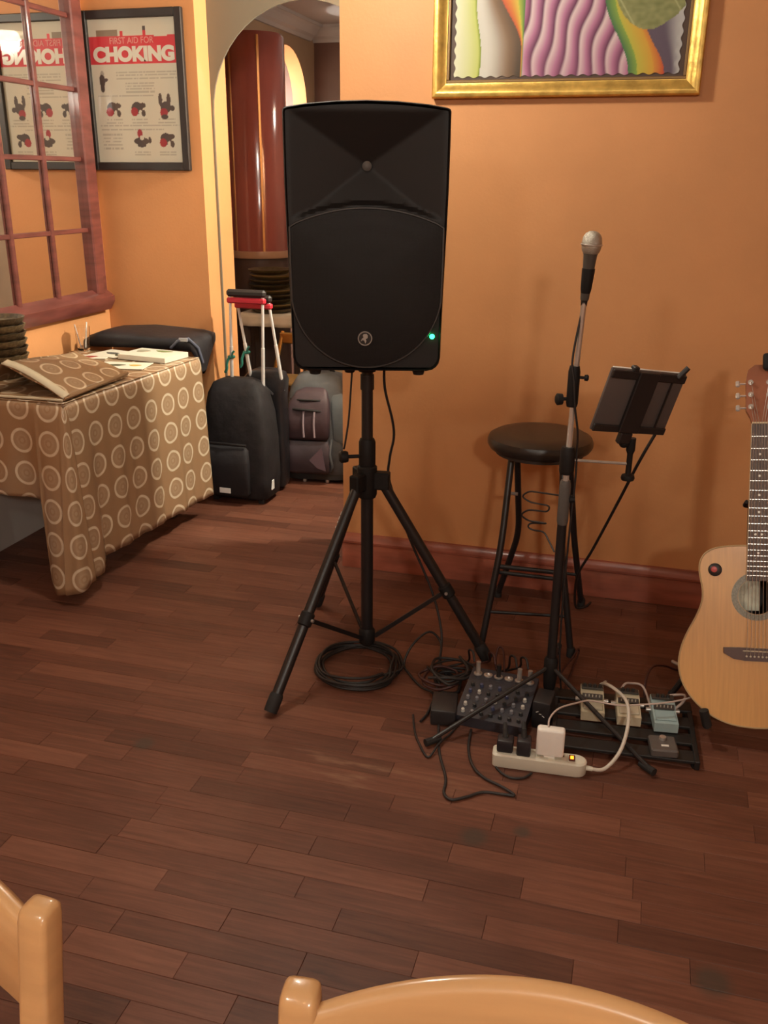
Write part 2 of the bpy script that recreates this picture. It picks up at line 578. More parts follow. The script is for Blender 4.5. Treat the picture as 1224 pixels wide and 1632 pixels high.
def arch_wall():
    # wall with a round arch at YA..YA+0.18, opening -1.985..-1.095, spring 1.77
    x0, x1, cx, r, zs = XM - 0.1, 3.0, -1.54, 0.445, 1.77
    y0, y1 = YA, YA + 0.010
    pts = [(x0, 0), (cx - r, 0)]
    n = 24
    for i in range(n + 1):
        a = PI - PI * i / n
        pts.append((cx + r * math.cos(a), zs + r * math.sin(a)))
    pts += [(cx + r, 0), (x1, 0), (x1, ZC), (x0, ZC)]
    M = Matrix(((1, 0, 0, 0), (0, 0, 1, 0), (0, 1, 0, 0), (0, 0, 0, 1)))
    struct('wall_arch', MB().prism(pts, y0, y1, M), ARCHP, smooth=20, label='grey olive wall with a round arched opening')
    struct('wall_hall_near', B(XM - 0.1, XJ + 0.004, y1, y1 + 0.15, 0, 2.56), WALL, label='orange painted wall end just behind the arch')
arch_wall()

# hall seen through the arch
HX = -2.45
def hall():
    cy, r, zs = 6.286, 0.355, 1.97
    pts = [(YA + 0.010, 0), (cy - r, 0)]
    n = 20
    for i in range(n + 1):
        a = PI - PI * i / n
        pts.append((cy + r * math.cos(a), zs + r * math.sin(a)))
    pts += [(cy + r, 0), (6.81, 0), (6.81, 2.56), (YA + 0.010, 2.56)]
    M = Matrix(((0, 0, 1, 0), (1, 0, 0, 0), (0, 1, 0, 0), (0, 0, 0, 1)))
    struct('wall_hall_left', MB().prism(pts, HX - 0.10, HX, M), HALLW, smooth=20, label='brown hall wall with a small arched doorway')
    q0, q1 = r - 0.004, r + 0.002
    lo = [(cy - q0, 0)] + [(cy + q0 * math.cos(PI - PI * i / n), zs + q0 * math.sin(PI - PI * i / n)) for i in range(n + 1)] + [(cy + q0, 0)]
    hi = [(cy - q1, 0)] + [(cy + q1 * math.cos(PI - PI * i / n), zs + q1 * math.sin(PI - PI * i / n)) for i in range(n + 1)] + [(cy + q1, 0)]
    struct('trim_3', MB().prism(lo + hi[::-1], HX - 0.101, HX + 0.001, M), WALL, smooth=20, label='orange lining of the small arched doorway')
    struct('wall_hall_back', B(-3.7, -0.4, 6.81, 6.9, 0, 2.56), HALLD, label='dark maroon wall at the end of the hall')
    struct('wall_hall_right', B(-0.5, -0.4, YA + 0.010, 6.81, 0, 2.56), HALLW)
    struct('ceiling_hall', B(HX - 0.10, -0.4, YA + 0.010, 6.9, 2.5, 2.56), HALLC, label='pale grey hall ceiling')
    # crown moulding profile swept along left and back walls
    prof = [(0, 0), (0.018, 0.0), (0.03, 0.02), (0.05, 0.035), (0.075, 0.07), (0.09, 0.085), (0.10, 0.085), (0.10, 0.105), (0, 0.105)]
    z0 = 2.395
    Ma = Matrix(((1, 0, 0, HX), (0, 0, 1, 0), (0, 1, 0, z0), (0, 0, 0, 1)))
    struct('trim_1', MB().prism(prof, YA + 0.010, 6.71, Ma), HALLC, label='pale crown moulding along the hall wall')
    Mb = Matrix(((0, 0, 1, 0), (-1, 0, 0, 6.81), (0, 1, 0, z0), (0, 0, 0, 1)))
    struct('trim_2', MB().prism(prof, HX, -0.5, Mb), HALLC, label='pale crown moulding along the far hall wall')
    # lit side room beyond the small arch
    struct('wall_side_room', B(-3.75, -3.65, 5.0, 6.9, 0, 2.56), CREAM)
    struct('wall_side_room_near', B(-3.75, HX - 0.10, 5.0, 5.1, 0, 2.56), CREAM)
    struct('ceiling_side_room', B(-3.75, HX - 0.10, 5.0, 6.9, 2.56, 2.62), CEIL)
hall()

# baseboard of the painting wall: moulded profile (local x = out of the wall, y = up)
def baseboard():
    prof = [(0, 0), (0.020, 0), (0.020, 0.092), (0.017, 0.098), (0.017, 0.104), (0.022, 0.108), (0.022, 0.116), (0.016, 0.124),
            (0.011, 0.132), (0.008, 0.142), (0.0, 0.145)]
    M = Matrix(((0, 0, 1, 0), (-1, 0, 0, YR), (0, 1, 0, 0), (0, 0, 0, 1)))
    struct('baseboard_back', MB().prism(prof, XR, 3.0, M), REDBASE, smooth=30, label='glossy red stained moulded baseboard under the orange wall')
    M2 = Matrix(((1, 0, 0, XM), (0, 0, 1, 0), (0, 1, 0, 0), (0, 0, 0, 1)))
    prof2 = [(0, 0), (0.018, 0), (0.018, 0.30), (0.010, 0.315), (0, 0.32)]
    struct('baseboard_left', MB().prism(prof2, -3.2, YP, M2), GREYBASE, smooth=0, label='tall pale grey baseboard under the mirror wall')
baseboard()

# ------------------------------------------------------------------ lamps (each with its own light)
def lamp(kind, loc, watts, colour, label, ceil, light_r=0.045):
    t = thing('pendant_lamp', label, 'lamp', (loc[0], loc[1], loc[2]))
    h = ceil - loc[2]
    MB().lathe([(0.0, h), (0.05, h), (0.05, h - 0.02), (0.012, h - 0.03), (0, h - 0.03)][::-1], 20).build('canopy', BRASS, t)
    MB().cyl((0, 0, 0.075), (0, 0, h - 0.025), 0.006, 8).build('stem', BRASS, t)
    MB().lathe([(0.0, 0.048), (0.022, 0.048), (0.024, 0.075), (0.0, 0.085)], 16).build('socket', BRASS, t)
    # shallow opal dome above the bulb
    prof = [(0.03, 0.070), (0.07, 0.062), (0.10, 0.045), (0.115, 0.02), (0.118, 0.02), (0.104, 0.05), (0.072, 0.068), (0.03, 0.076)]
    MB().lathe(prof, 28).build('shade', mat('opal_glass', (0.8, 0.74, 0.6), 0.35), t)
    MB().ball((0, 0, 0.012), 0.034, 16).build('bulb', mat('lit_bulb_' + kind, (1, 0.9, 0.7), 0.5, emit=colour, estr=25.0), t)
    if kind == 'corridor':      # added dish and rods, invented to block light falling on the floor
        MB().lathe([(0.0, -0.150), (0.035, -0.147), (0.056, -0.132), (0.058, -0.129), (0.035, -0.140), (0.0, -0.143)], 28).build('light_block_dish', BRASS, t)
        for q in range(3):
            a = 2 * PI * q / 3
            MB().cyl((0.056 * math.cos(a), 0.056 * math.sin(a), -0.131), (0.108 * math.cos(a), 0.108 * math.sin(a), 0.04), 0.002, 6).build('dish_rod', BRASS, t)
    ld = bpy.data.lights.new('bulb_light', 'POINT')
    ld.energy = watts; ld.color = colour; ld.shadow_soft_size = light_r
    lo = bpy.data.objects.new('bulb_light', ld)
    COL.objects.link(lo); lo.parent = t; lo.location = (0, 0, -0.03)
    return t
_ll = {'room': 'pendant lamp with opal shade above the ringed tablecloth table and loudspeaker',
       'corridor': 'pendant lamp with opal shade in the corridor behind the painting wall',
       'behind': 'pendant lamp with opal shade above the right wooden chair',
       'behind2': 'pendant lamp with opal shade above the left wooden chair',
       'hall': 'pendant lamp with opal shade in the arched hall',
       'side': 'pendant lamp with opal shade in the side room past the small arch'}
for k, p, wt, c in LAMPS:
    lamp(k, p, wt, c, _ll[k], {'hall': 2.5, 'side': 2.56}.get(k, ZC), 0.11 if k.startswith('behind') else (0.075 if k == 'room' else 0.05))

# ------------------------------------------------------------------ mirror
def mirror():
    t = thing('wall_mirror', 'tall mirror divided like a window in a red stained wood frame', 'mirror', (XM, 3.35, 0.9))
    y1 = YP - 0.03
    cols = [3.888 - 0.279 * k for k in range(0, 6)]      # muntin lines, from the corner outwards
    ya, yb = cols[-1], cols[0]
    rows = [0.975, 1.262, 1.569, 1.858, 2.15, 2.44]
    ox, oy, oz = XM, 3.35, 0.9
    def L(x, y, z):
        return (x - ox, y - oy, z - oz)
    glass = mat('mirror_glass', (0.90, 0.86, 0.80), 0.015, metal=1.0)
    for i in range(5):
        for j in range(5):
            y_hi, y_lo = cols[i], cols[i + 1]
            MB().box(L(XM + 0.006, (y_hi + y_lo) / 2, (rows[j] + rows[j + 1]) / 2), (0.006, y_hi - y_lo - 0.001, rows[j + 1] - rows[j] - 0.001)).build('mirror_pane', glass, t, smooth=0)
    for i in range(1, 5):
        MB().box(L(XM + 0.016, cols[i], (rows[0] + rows[-1]) / 2), (0.016, 0.026, rows[-1] - rows[0]), 0.004).build('muntin', REDWOOD, t)
    for j in range(1, 5):
        MB().box(L(XM + 0.014, (ya + yb) / 2, rows[j]), (0.012, yb - ya, 0.020), 0.003).build('muntin', REDWOOD, t)
    # stepped side stiles and top rail, wide sill
    def stile(yc, sgn):
        mb = MB()
        mb.box(L(XM + 0.020, yc + sgn * 0.030, (rows[0] + rows[-1]) / 2), (0.040, 0.060, rows[-1] - rows[0] + 0.02), 0.006)
        mb.box(L(XM + 0.014, yc + sgn * 0.082, (rows[0] + rows[-1]) / 2), (0.026, 0.044, rows[-1] - rows[0] + 0.02), 0.006)
        return mb.build('frame_stile', REDWOOD, t)
    stile(yb, 1); stile(ya, -1)
    MB().box(L(XM + 0.020, (ya + yb) / 2, rows[-1] + 0.03), (0.040, yb - ya + 0.20, 0.06), 0.008).build('frame_rail', REDWOOD, t)
    mb = MB()
    prof = [(0, 0.03), (0.045, 0.0), (0.06, -0.012), (0.06, -0.035), (0.035, -0.075), (0, -0.082)]
    M = Matrix(((1, 0, 0, 0), (0, 0, 1, 0), (0, 1, 0, 0), (0, 0, 0, 1)))
    mb.prism(prof, ya - 0.105 - oy, yb + 0.105 - oy, M, (0, 0, rows[0] - 0.01 - oz))
    mb.build('sill', REDWOOD, t)
mirror()

# ------------------------------------------------------------------ poster
def text_mesh(s, size, m, parent, bold=0.0, spacing=1.0, name='lettering'):
    cu = bpy.data.curves.new(name, 'FONT')
    cu.body = s; cu.size = size; cu.align_x = 'CENTER'; cu.align_y = 'CENTER'
    cu.offset = bold; cu.space_character = spacing; cu.extrude = 0.0004
    o = bpy.data.objects.new(name, cu)
    COL.objects.link(o)
    bpy.context.view_layer.update()
    dg = bpy.context.evaluated_depsgraph_get()
    me = bpy.data.meshes.new_from_object(o.evaluated_get(dg))
    bpy.data.objects.remove(o, do_unlink=True)
    bpy.data.curves.remove(cu)
    me.materials.clear(); me.materials.append(m)
    q = bpy.data.objects.new(name, me)
    COL.objects.link(q); q.parent = parent
    return q

def poster():
    x0, x1, z0, z1 = -2.515, -2.082, 1.560, 2.151          # sheet
    cx, cz = (x0 + x1) / 2, (z0 + z1) / 2
    w, h = x1 - x0, z1 - z0
    t = thing('framed_poster', 'black framed first aid poster with a red CHOKING banner', 'poster', (cx, YP, z0 - 0.025))
    dz = cz - (z0 - 0.025)
    fr = 0.035
    FR = mat('black_frame', (0.020, 0.016, 0.015), 0.4)
    for nm, c, s in (('frame_side', (-(w / 2 + fr / 2), -0.012, dz), (fr, 0.024, h + 2 * fr)), ('frame_side', (w / 2 + fr / 2, -0.012, dz), (fr, 0.024, h + 2 * fr)),
                     ('frame_side', (0, -0.012, dz + h / 2 + fr / 2), (w, 0.024, fr)), ('frame_side', (0, -0.012, dz - h / 2 - fr / 2), (w, 0.024, fr))):
        MB().box(c, s, 0.003).build(nm, FR, t)
    MB().box((0, -0.003, dz), (w, 0.006, h)).build('backing', FR, t, smooth=0)
    paper = (0.60, 0.58, 0.47); red = (0.62, 0.035, 0.05); dark = (0.07, 0.055, 0.05); grey = (0.36, 0.34, 0.28); blood = (0.33, 0.03, 0.04)
    rnd = random.Random(3)
    blobs = []
    def fig(u, v, kind):
        n0 = len(blobs)
        _fig(u, v, kind)
        for q in range(n0, len(blobs)):
            bx, by, rx, ry, bc = blobs[q]
            blobs[q] = (u + (bx - u) * 1.3, v + (by - v) * 1.2, rx * 1.3, ry * 1.2, bc)
    def _fig(u, v, kind):
        if kind == 'stand':
            blobs.extend([(u, v + 0.045, .016, .018, grey), (u - .004, v + 0.005, .026, .036, dark), (u + .03, v + .01, .018, .01, dark), (u - .005, v - .035, .02, .028, dark)])
        elif kind == 'pair':
            blobs.extend([(u - .01, v + .01, .05, .036, dark), (u + .04, v + .025, .028, .016, dark), (u - .035, v - .012, .032, .026, blood), (u + .018, v - .016, .016, .014, paper), (u + .045, v - .02, .018, .02, dark)])
        elif kind == 'hands':
            blobs.extend([(u - .045, v + .045, .017, .038, dark), (u + .028, v + .045, .017, .036, dark), (u, v, .045, .034, dark), (u - .02, v - .03, .034, .026, blood), (u + .055, v - .005, .022, .016, dark), (u - .015, v - .055, .03, .014, dark)])
        elif kind == 'lying':
            blobs.extend([(u, v - .01, .07, .022, dark), (u - .01, v + .035, .024, .026, blood), (u + .005, v + .01, .02, .014, paper), (u + .075, v - .005, .014, .02, dark), (u, v - .035, .04, .012, dark)])
    fig(0.12, 0.575, 'stand')
    fig(0.22, 0.375, 'pair'); fig(0.51, 0.375, 'pair'); fig(0.83, 0.39, 'hands')
    fig(0.52, 0.165, 'lying'); fig(0.82, 0.155, 'pair')
    lines = []
    for k in range(3):
        lines.append((0.28, 0.98, 0.635 - 0.02 * k))
    for k in range(4):
        lines.append((0.38, 0.72, 0.56 - 0.02 * k))
    lines += [(0.05, 0.7, 0.475), (0.05, 0.97, 0.265), (0.05, 0.8, 0.235)]
    for k in range(5):
        lines.append((0.06, 0.30, 0.20 - 0.025 * k))
    for uc, vc in ((0.22, 0.305), (0.51, 0.305), (0.83, 0.305), (0.52, 0.075), (0.82, 0.075)):
        for k in range(2):
            lines.append((uc - 0.1, uc + 0.1, vc - 0.02 * k))
    nu, nv = 150, 210
    mb = MB(); mb.col = []
    for j in range(nv + 1):
        for i in range(nu + 1):
            u, v = i / nu, j / nv
            c = paper
            top = 0.885 + (0.03 if 0.36 < u < 0.40 or 0.62 < u < 0.66 else 0) - (0.012 if 0.75 < u < 0.9 else 0)
            if 0.695 < v < top:
                c = red
            elif v >= top and 0.09 < u < 0.34 and v < 0.925:
                c = (0.24, 0.19, 0.13)
            elif v >= top and 0.62 < u < 0.66 and v < 0.945:
                c = dark
            for a, b, vy in lines:
                if a < u < b and abs(v - vy) < 0.0048 and noise.noise((u * 60, vy * 90, 0)) > -0.25:
                    c = lerp3(paper, grey, 0.75)
            for bx, by, rx, ry, bc in blobs:
                if ((u - bx) / rx) ** 2 + ((v - by) / ry) ** 2 < 1:
                    c = bc
            mb.v.append(((u - .5) * w, -0.0068, dz + (v - .5) * h)); mb.col.append(c)
    for j in range(nv):
        for i in range(nu):
            a = j * (nu + 1) + i
            mb.f.append((a, a + 1, a + nu + 2, a + nu + 1))
    sheet = mb.build('printed_sheet', attr_mat('poster_print', 0.5, 0.4, coat=1.0), t, smooth=0, recalc=False)
    white = mat('poster_white_ink', (0.70, 0.68, 0.58), 0.5, coat=1.0)
    pink = mat('poster_pink_ink', (0.70, 0.30, 0.27), 0.5)
    q = text_mesh('CHOKING', 0.098, white, sheet, bold=0.006, spacing=1.0)
    q.rotation_euler = (R(90), 0, 0); q.location = (0.002, -0.0075, dz + (0.755 - .5) * h)
    q.dimensions = (w * 0.93, 0.064, q.dimensions.z)
    q = text_mesh('FIRST AID FOR', 0.04, pink, sheet, bold=0.0003)
    q.rotation_euler = (R(90), 0, 0); q.location = (-0.005, -0.0075, dz + (0.850 - .5) * h)
    q.dimensions = (w * 0.5, 0.026, q.dimensions.z)
poster()

# ------------------------------------------------------------------ painting
def painting():
    X0, X1, Z0, Z1 = -0.757, 0.098, 1.752, 2.42
    cx = (X0 + X1) / 2
    t = thing('framed_painting', 'colourful painting of pink folds and rainbow curves in a gold frame', 'painting', (cx, YR, Z0))
    w, h = X1 - X0, Z1 - Z0
    # frame side: profile in (distance from outer edge, out of wall)
    prof = [(0, 0), (0, 0.030), (0.004, 0.036), (0.012, 0.038), (0.019, 0.036), (0.030, 0.026), (0.042, 0.020), (0.046, 0.020), (0.046, 0)]
    LIN = mat('dark_liner', (0.065, 0.035, 0.022), 0.6)
    def side(a, b, inn):
        # a,b outer corners in (x,z); mitred
        a, b = Vector(a), Vector(b)
        d = (b - a).normalized()
        n = Vector(inn)
        r1 = []; r2 = []
        for p, q in prof:
            r1.append(Vector((a.x + n.x * p + d.x * p, -q, a.y + n.y * p + d.y * p)))
            r2.append(Vector((b.x + n.x * p - d.x * p, -q, b.y + n.y * p - d.y * p)))
        return MB().loft([r1, r2])
    c = [(-w / 2, 0), (w / 2, 0), (w / 2, h), (-w / 2, h)]
    inn = [(0, 1), (-1, 0), (0, -1), (1, 0)]
    for k in range(4):
        side(c[k], c[(k + 1) % 4], inn[k]).build('frame_side', GOLDF, t, smooth=40)
    f = 0.046
    INN = mat('inner_gilt_strip', (0.22, 0.13, 0.05), 0.5, metal=0.3)
    for s, cc in (((w - 2 * f, 0.012, 0.009), (0, -0.012, f + 0.0045)), ((w - 2 * f, 0.012, 0.009), (0, -0.012, h - f - 0.0045)),
                  ((0.009, 0.012, h - 2 * f - 0.018), (-w / 2 + f + 0.0045, -0.012, h / 2)), ((0.009, 0.012, h - 2 * f - 0.018), (w / 2 - f - 0.0045, -0.012, h / 2))):
        MB().box(cc, s, 0.002).build('inner_strip', INN, t)
    MB().box((0, -0.004, h / 2), (w - 2 * f, 0.008, h - 2 * f)).build('liner', LIN, t, smooth=0)
    # canvas with wavy deckled edge; pixel colours from painted bands
    iw, ih = w - 2 * f - 0.05, h - 2 * f - 0.036
    def pick(u, v):
        # u across 0..1, v up 0..1; the bottom 0.42 is what the frame of the picture shows
        y = v / 0.42
        wob = 0.010 * math.sin(9 * v + 3 * u) + 0.006 * math.sin(23 * v)
        b1 = 0.115 - 0.012 * y + 0.01 * math.sin(5 * y)
        if u < b1:
            s = u / b1
            c = lerp3((0.70, 0.70, 0.52), (0.50, 0.55, 0.12), s)
            return lerp3(c, (0.22, 0.30, 0.04), smoothstep(0.88, 1.0, s))
        b2 = 0.305 - 0.10 * max(0, y - 0.45) ** 1.0
        left = 0.305 - 0.125 * smoothstep(0.35, 1.25, y)
        if u < left:
            s = (u - b1) / max(0.02, left - b1)
            c = lerp3((0.62, 0.60, 0.54), (0.24, 0.15, 0.09), smoothstep(0.12, 0.75, s))
            return lerp3(c, (0.07, 0.05, 0.035), smoothstep(0.6, 1.0, s) * (1 - 0.5 * y))
        if u < 0.312:
            s = (u - left) / max(0.004, 0.312 - left)
            if s < 0.33:
                return lerp3((0.55, 0.10, 0.05), (0.65, 0.22, 0.05), s / 0.33)
            if s < 0.7:
                return lerp3((0.65, 0.22, 0.05), (0.66, 0.52, 0.08), (s - .33) / .37)
            return lerp3((0.45, 0.50, 0.07), (0.08, 0.22, 0.06), (s - .7) / .3)
        edge = 0.765 - 0.085 * smoothstep(0.0, 1.0, y) + 0.02 * math.cos(3 * y)
        if u < edge:
            n = 7.0
            q = (u - 0.312) / (0.77 - 0.312) * n + 0.35 * math.sin(6.5 * v + 1.2) + 0.14 * math.sin(17 * v + 2 * u * 9) - (0.5 * v)
            s = q - math.floor(q)
            hi = (0.72, 0.58, 0.60); mid = (0.48, 0.19, 0.33); lo = (0.13, 0.035, 0.09)
            if s < 0.18:
                c = lerp3(lo, hi, s / 0.18)
            elif s < 0.62:
                c = lerp3(hi, mid, (s - .18) / .44)
            else:
                c = lerp3(mid, lo, (s - .62) / .38)
            return lerp3(c, (0.34, 0.12, 0.22), smoothstep(0.5, 0.0, v / 0.42) * 0.22)
        band = 0.155 + 0.02 * y
        e2 = edge + band - 0.03 * smoothstep(0.55, 0.0, abs(y - 0.5))
        leafd = ((u - 0.86) / 0.155) ** 2 + ((y - 1.12) / 0.56) ** 2 + 0.05 * math.sin(30 * u + 8 * y)
        if leafd < 1 and y < 1.75:
            g = noise.noise((u * 40, v * 40, 2)) * 0.5 + 0.5
            c = lerp3((0.17, 0.19, 0.07), (0.33, 0.34, 0.15), g)
            return lerp3(c, (0.42, 0.44, 0.22), smoothstep(0.93, 0.98, 1 - abs(math.sin(14 * (u - .7) + 3 * y))))
        if u < e2:
            s = (u - edge) / band
            if s < 0.25:
                return lerp3((0.05, 0.16, 0.07), (0.24, 0.38, 0.07), s / 0.25)
            if s < 0.7:
                return lerp3((0.50, 0.48, 0.07), (0.66, 0.36, 0.05), (s - .25) / .45)
            return lerp3((0.66, 0.30, 0.05), (0.55, 0.07, 0.04), (s - .7) / .3)
        s = (u - e2) / max(0.02, 1 - e2)
        return lerp3((0.12, 0.09, 0.13), (0.50, 0.50, 0.50), smoothstep(0.45, 1.0, s))
    nu, nv = 260, 170
    mb = MB(); mb.col = []
    for j in range(nv + 1):
        for i in range(nu + 1):
            u, v = i / nu, j / nv
            du = 0.003 * math.sin(v * 95) * (1 if u < 0.02 or u > 0.98 else 0) * (-1 if u < .5 else 1)
            dv = 0.0028 * math.sin(u * 120) * (1 if v < 0.02 or v > 0.98 else 0)
            mb.v.append(((u - .5) * iw + du, -0.0105, h / 2 + (v - .5) * ih + dv))
            mb.col.append(tuple(k * 0.85 for k in pick(u, v)))
    for j in range(nv):
        for i in range(nu):
            a = j * (nu + 1) + i
            mb.f.append((a, a + 1, a + nu + 2, a + nu + 1))
    mb.build('canvas', attr_mat('canvas_paint', 0.6, 0.3), t, smooth=0, recalc=False, solid=0.002)
painting()

# ------------------------------------------------------------------ loudspeaker on its stand
PX, PY = -0.783, 2.601
def loudspeaker():
    t = thing('loudspeaker', 'large black loudspeaker with round grille and green light on tripod stand', 'loudspeaker', (-0.742, 2.457, 0.985), R(16))
    Hh = 0.688
    def hw(z):
        k = z / Hh
        base = 0.2085 + 0.0115 * smoothstep(0.0, 0.85, k)
        r = 0.038
        if z < r:
            base -= r - math.sqrt(max(0, r * r - (r - z) ** 2))
        r = 0.010
        if z > Hh - r:
            base -= r - math.sqrt(max(0, r * r - (z - Hh + r) ** 2))
        return base
    def ztop(x):
        return Hh + 0.017 * (1 - (x / 0.22) ** 2)
    zs = [0.0, 0.004, 0.012, 0.022, 0.038, 0.1, 0.2, 0.3, 0.4, 0.5, 0.6, 0.66, Hh - 0.010, Hh - 0.004, Hh]
    out = [(hw(z), z) for z in zs]
    top = [(x, ztop(x)) for x in (0.16, 0.08, 0, -0.08, -0.16)]
    left = [(-x, z) for x, z in out[::-1]]
    bot = [(-0.1, 0), (0, 0), (0.1, 0)]
    outline = out + top + left + bot
    def ring(y, sx, sz, inset=0.0):
        zc = Hh / 2
        return [Vector((x * sx - math.copysign(min(inset, abs(x)), x), y, zc + (z - zc) * sz)) for x, z in outline]
    rings = [ring(0.010, 0.97, 0.985), ring(0.000, 0.985, 0.992), ring(0.004, 0.997, 0.998), ring(0.014, 1, 1), ring(0.16, 0.99, 1.0), ring(0.30, 0.70, 0.95), ring(0.345, 0.62, 0.93), ring(0.355, 0.56, 0.90)]
    mb = MB().loft(rings, cap=False)
    n = len(outline)
    mb.f.append(tuple((len(rings) - 1) * n + k for k in range(n)))
    mb.build('cabinet', BLACKP, t, smooth=40)
    # front panel: horn facets above, grille bed below
    zc = 0.545
    def dep(x, z):
        arc = 0.445 - (x * x) / (2 * 0.49)
        if z > arc:
            q = max(abs(x) / 0.205, abs(z - zc) / (0.135 if z > zc else 0.155))
            d = 0.052 * max(0, 1 - q) + 0.010
            return d * smoothstep(arc, arc + 0.012, z) + 0.010 * (1 - smoothstep(arc, arc + 0.012, z))
        return 0.010
    nu, nv = 72, 110
    def fn(u, v):
        z0 = 0.004 + v * (Hh - 0.008)
        x = (2 * u - 1) * hw(z0) * 0.968
        z = Hh / 2 + (0.004 + v * (ztop(x) - 0.008) - Hh / 2) * 0.984
        return (x, dep(x, z), z)
    MB().surf(fn, nu, nv).build('front_baffle', mat('speaker_baffle', (0.0115, 0.010, 0.010), 0.52, spec=0.35), t, smooth=25)
    # grille: domed perforated plate
    gout = []
    for i in range(40):
        a = PI + PI * (i + 0.5) / 40 if False else PI * 1.04 + PI * 0.92 * i / 39
        gout.append((0.2065 * math.cos(a), 0.222 + 0.210 * math.sin(a)))
    gout.append((0.207, 0.30)); gout.append((0.207, 0.390))
    for i in range(1, 24):
        x = 0.207 - 0.414 * i / 24
        gout.append((x, 0.440 - x * x / (2 * 0.46)))
    gout += [(-0.207, 0.390), (-0.207, 0.30)]
    rk = [0.0, 0.2, 0.4, 0.6, 0.8, 0.93, 0.985, 1.0]
    gr = []
    for k in rk[::-1]:
        y = -0.006 - 0.012 * (1 - k ** 2.2) + (0.012 if k == 1.0 else 0)
        kk = max(k, 0.001)
        gr.append([Vector((x * kk, y, 0.225 + (z - 0.225) * kk)) for x, z in gout])
    g = MB().loft(gr, cap=False)
    gm = bpy.data.materials.new('perforated_grille'); gm.use_nodes = True
    nt = gm.node_tree; b = nt.nodes['Principled BSDF']
    b.inputs['Base Color'].default_value = (0.0065, 0.0055, 0.0055, 1); b.inputs['Specular IOR Level'].default_value = 0.3; b.inputs['Roughness'].default_value = 0.55
    tc = nt.nodes.new('ShaderNodeTexCoord'); vo = nt.nodes.new('ShaderNodeTexVoronoi'); vo.inputs['Scale'].default_value = 260; vo.inputs['Randomness'].default_value = 0.0
    nt.links.new(tc.outputs['Object'], vo.inputs['Vector'])
    bp = nt.nodes.new('ShaderNodeBump'); bp.inputs['Strength'].default_value = 0.5; bp.inputs['Distance'].default_value = 0.001
    nt.links.new(vo.outputs['Distance'], bp.inputs['Height']); nt.links.new(bp.outputs['Normal'], b.inputs['Normal'])
    grille = g.build('grille', gm, t, smooth=40)
    MB().tube([(x, -0.003, z) for x, z in gout], 0.0035, 6, closed=True).build('grille_rim', mat('grille_rim', (0.035, 0.033, 0.032), 0.4), grille)
    # round badge with a running figure
    bz = 0.095
    My = Matrix.Rotation(R(90), 4, 'X')
    badge = MB().lathe([(0.0, 0.0), (0.021, 0.0), (0.021, 0.004), (0.0, 0.005)], 28, My, (-0.004, -0.013, bz)).build('badge', mat('badge_black', (0.02, 0.02, 0.02), 0.35), grille)
    SIL = mat('badge_silver', (0.42, 0.40, 0.37), 0.35, metal=0.3)
    mb = MB().tube([(-0.004 + 0.0185 * math.cos(a), -0.0182, bz + 0.0185 * math.sin(a)) for a in [2 * PI * i / 32 for i in range(32)]], 0.0016, 6, closed=True)
    fig = [(-0.004, 0.012), (0.004, 0.013), (0.008, 0.008), (0.007, 0.001), (0.002, -0.001), (0.004, -0.007), (0.001, -0.014), (-0.002, -0.006), (-0.006, -0.004), (-0.012, -0.008), (-0.009, -0.001), (-0.004, 0.003), (-0.006, 0.008)]
    mb.prism(fig, 0, 0.0016, My, (-0.004, -0.0175, bz))
    mb.build('emblem', SIL, t)
    MB().lathe([(0.0, 0.0), (0.011, 0.0), (0.013, 0.004), (0.010, 0.006), (0, 0.007)], 20, My, (0, 0.056, zc)).build('horn_throat', mat('horn_throat_grey', (0.10, 0.095, 0.09), 0.5), t)
    MB().ball((0.184, 0.006, 0.098), 0.0072, 12).build('power_light', mat('green_led', (0.1, 0.9, 0.3), 0.3, emit=(0.02, 1.0, 0.22), estr=9.0), t)
    for sx, sy in ((-0.15, 0.06), (0.15, 0.06), (-0.11, 0.24), (0.11, 0.24)):
        MB().lathe([(0, -0.020), (0.015, -0.020), (0.021, 0.0), (0.021, 0.012), (0, 0.012)], 14, None, (sx, sy, 0.012 if sy > 0.2 else 0.0)).build('rubber_foot', RUBBER, t)
    # pole socket and bracket under the cabinet
    MB().lathe([(0, -0.030), (0.026, -0.030), (0.030, -0.012), (0.034, 0.0), (0.034, 0.03), (0, 0.03)], 20, None, (0, 0.150, 0)).build('pole_socket', BLACKP, t)
    MB().lathe([(0, -0.03), (0.014, -0.03), (0.017, -0.022), (0.017, -0.004), (0.012, 0.01), (0, 0.01)], 14, None, (-0.052, 0.135, 0)).build('clamp_knob', BLACKP, t)
loudspeaker()

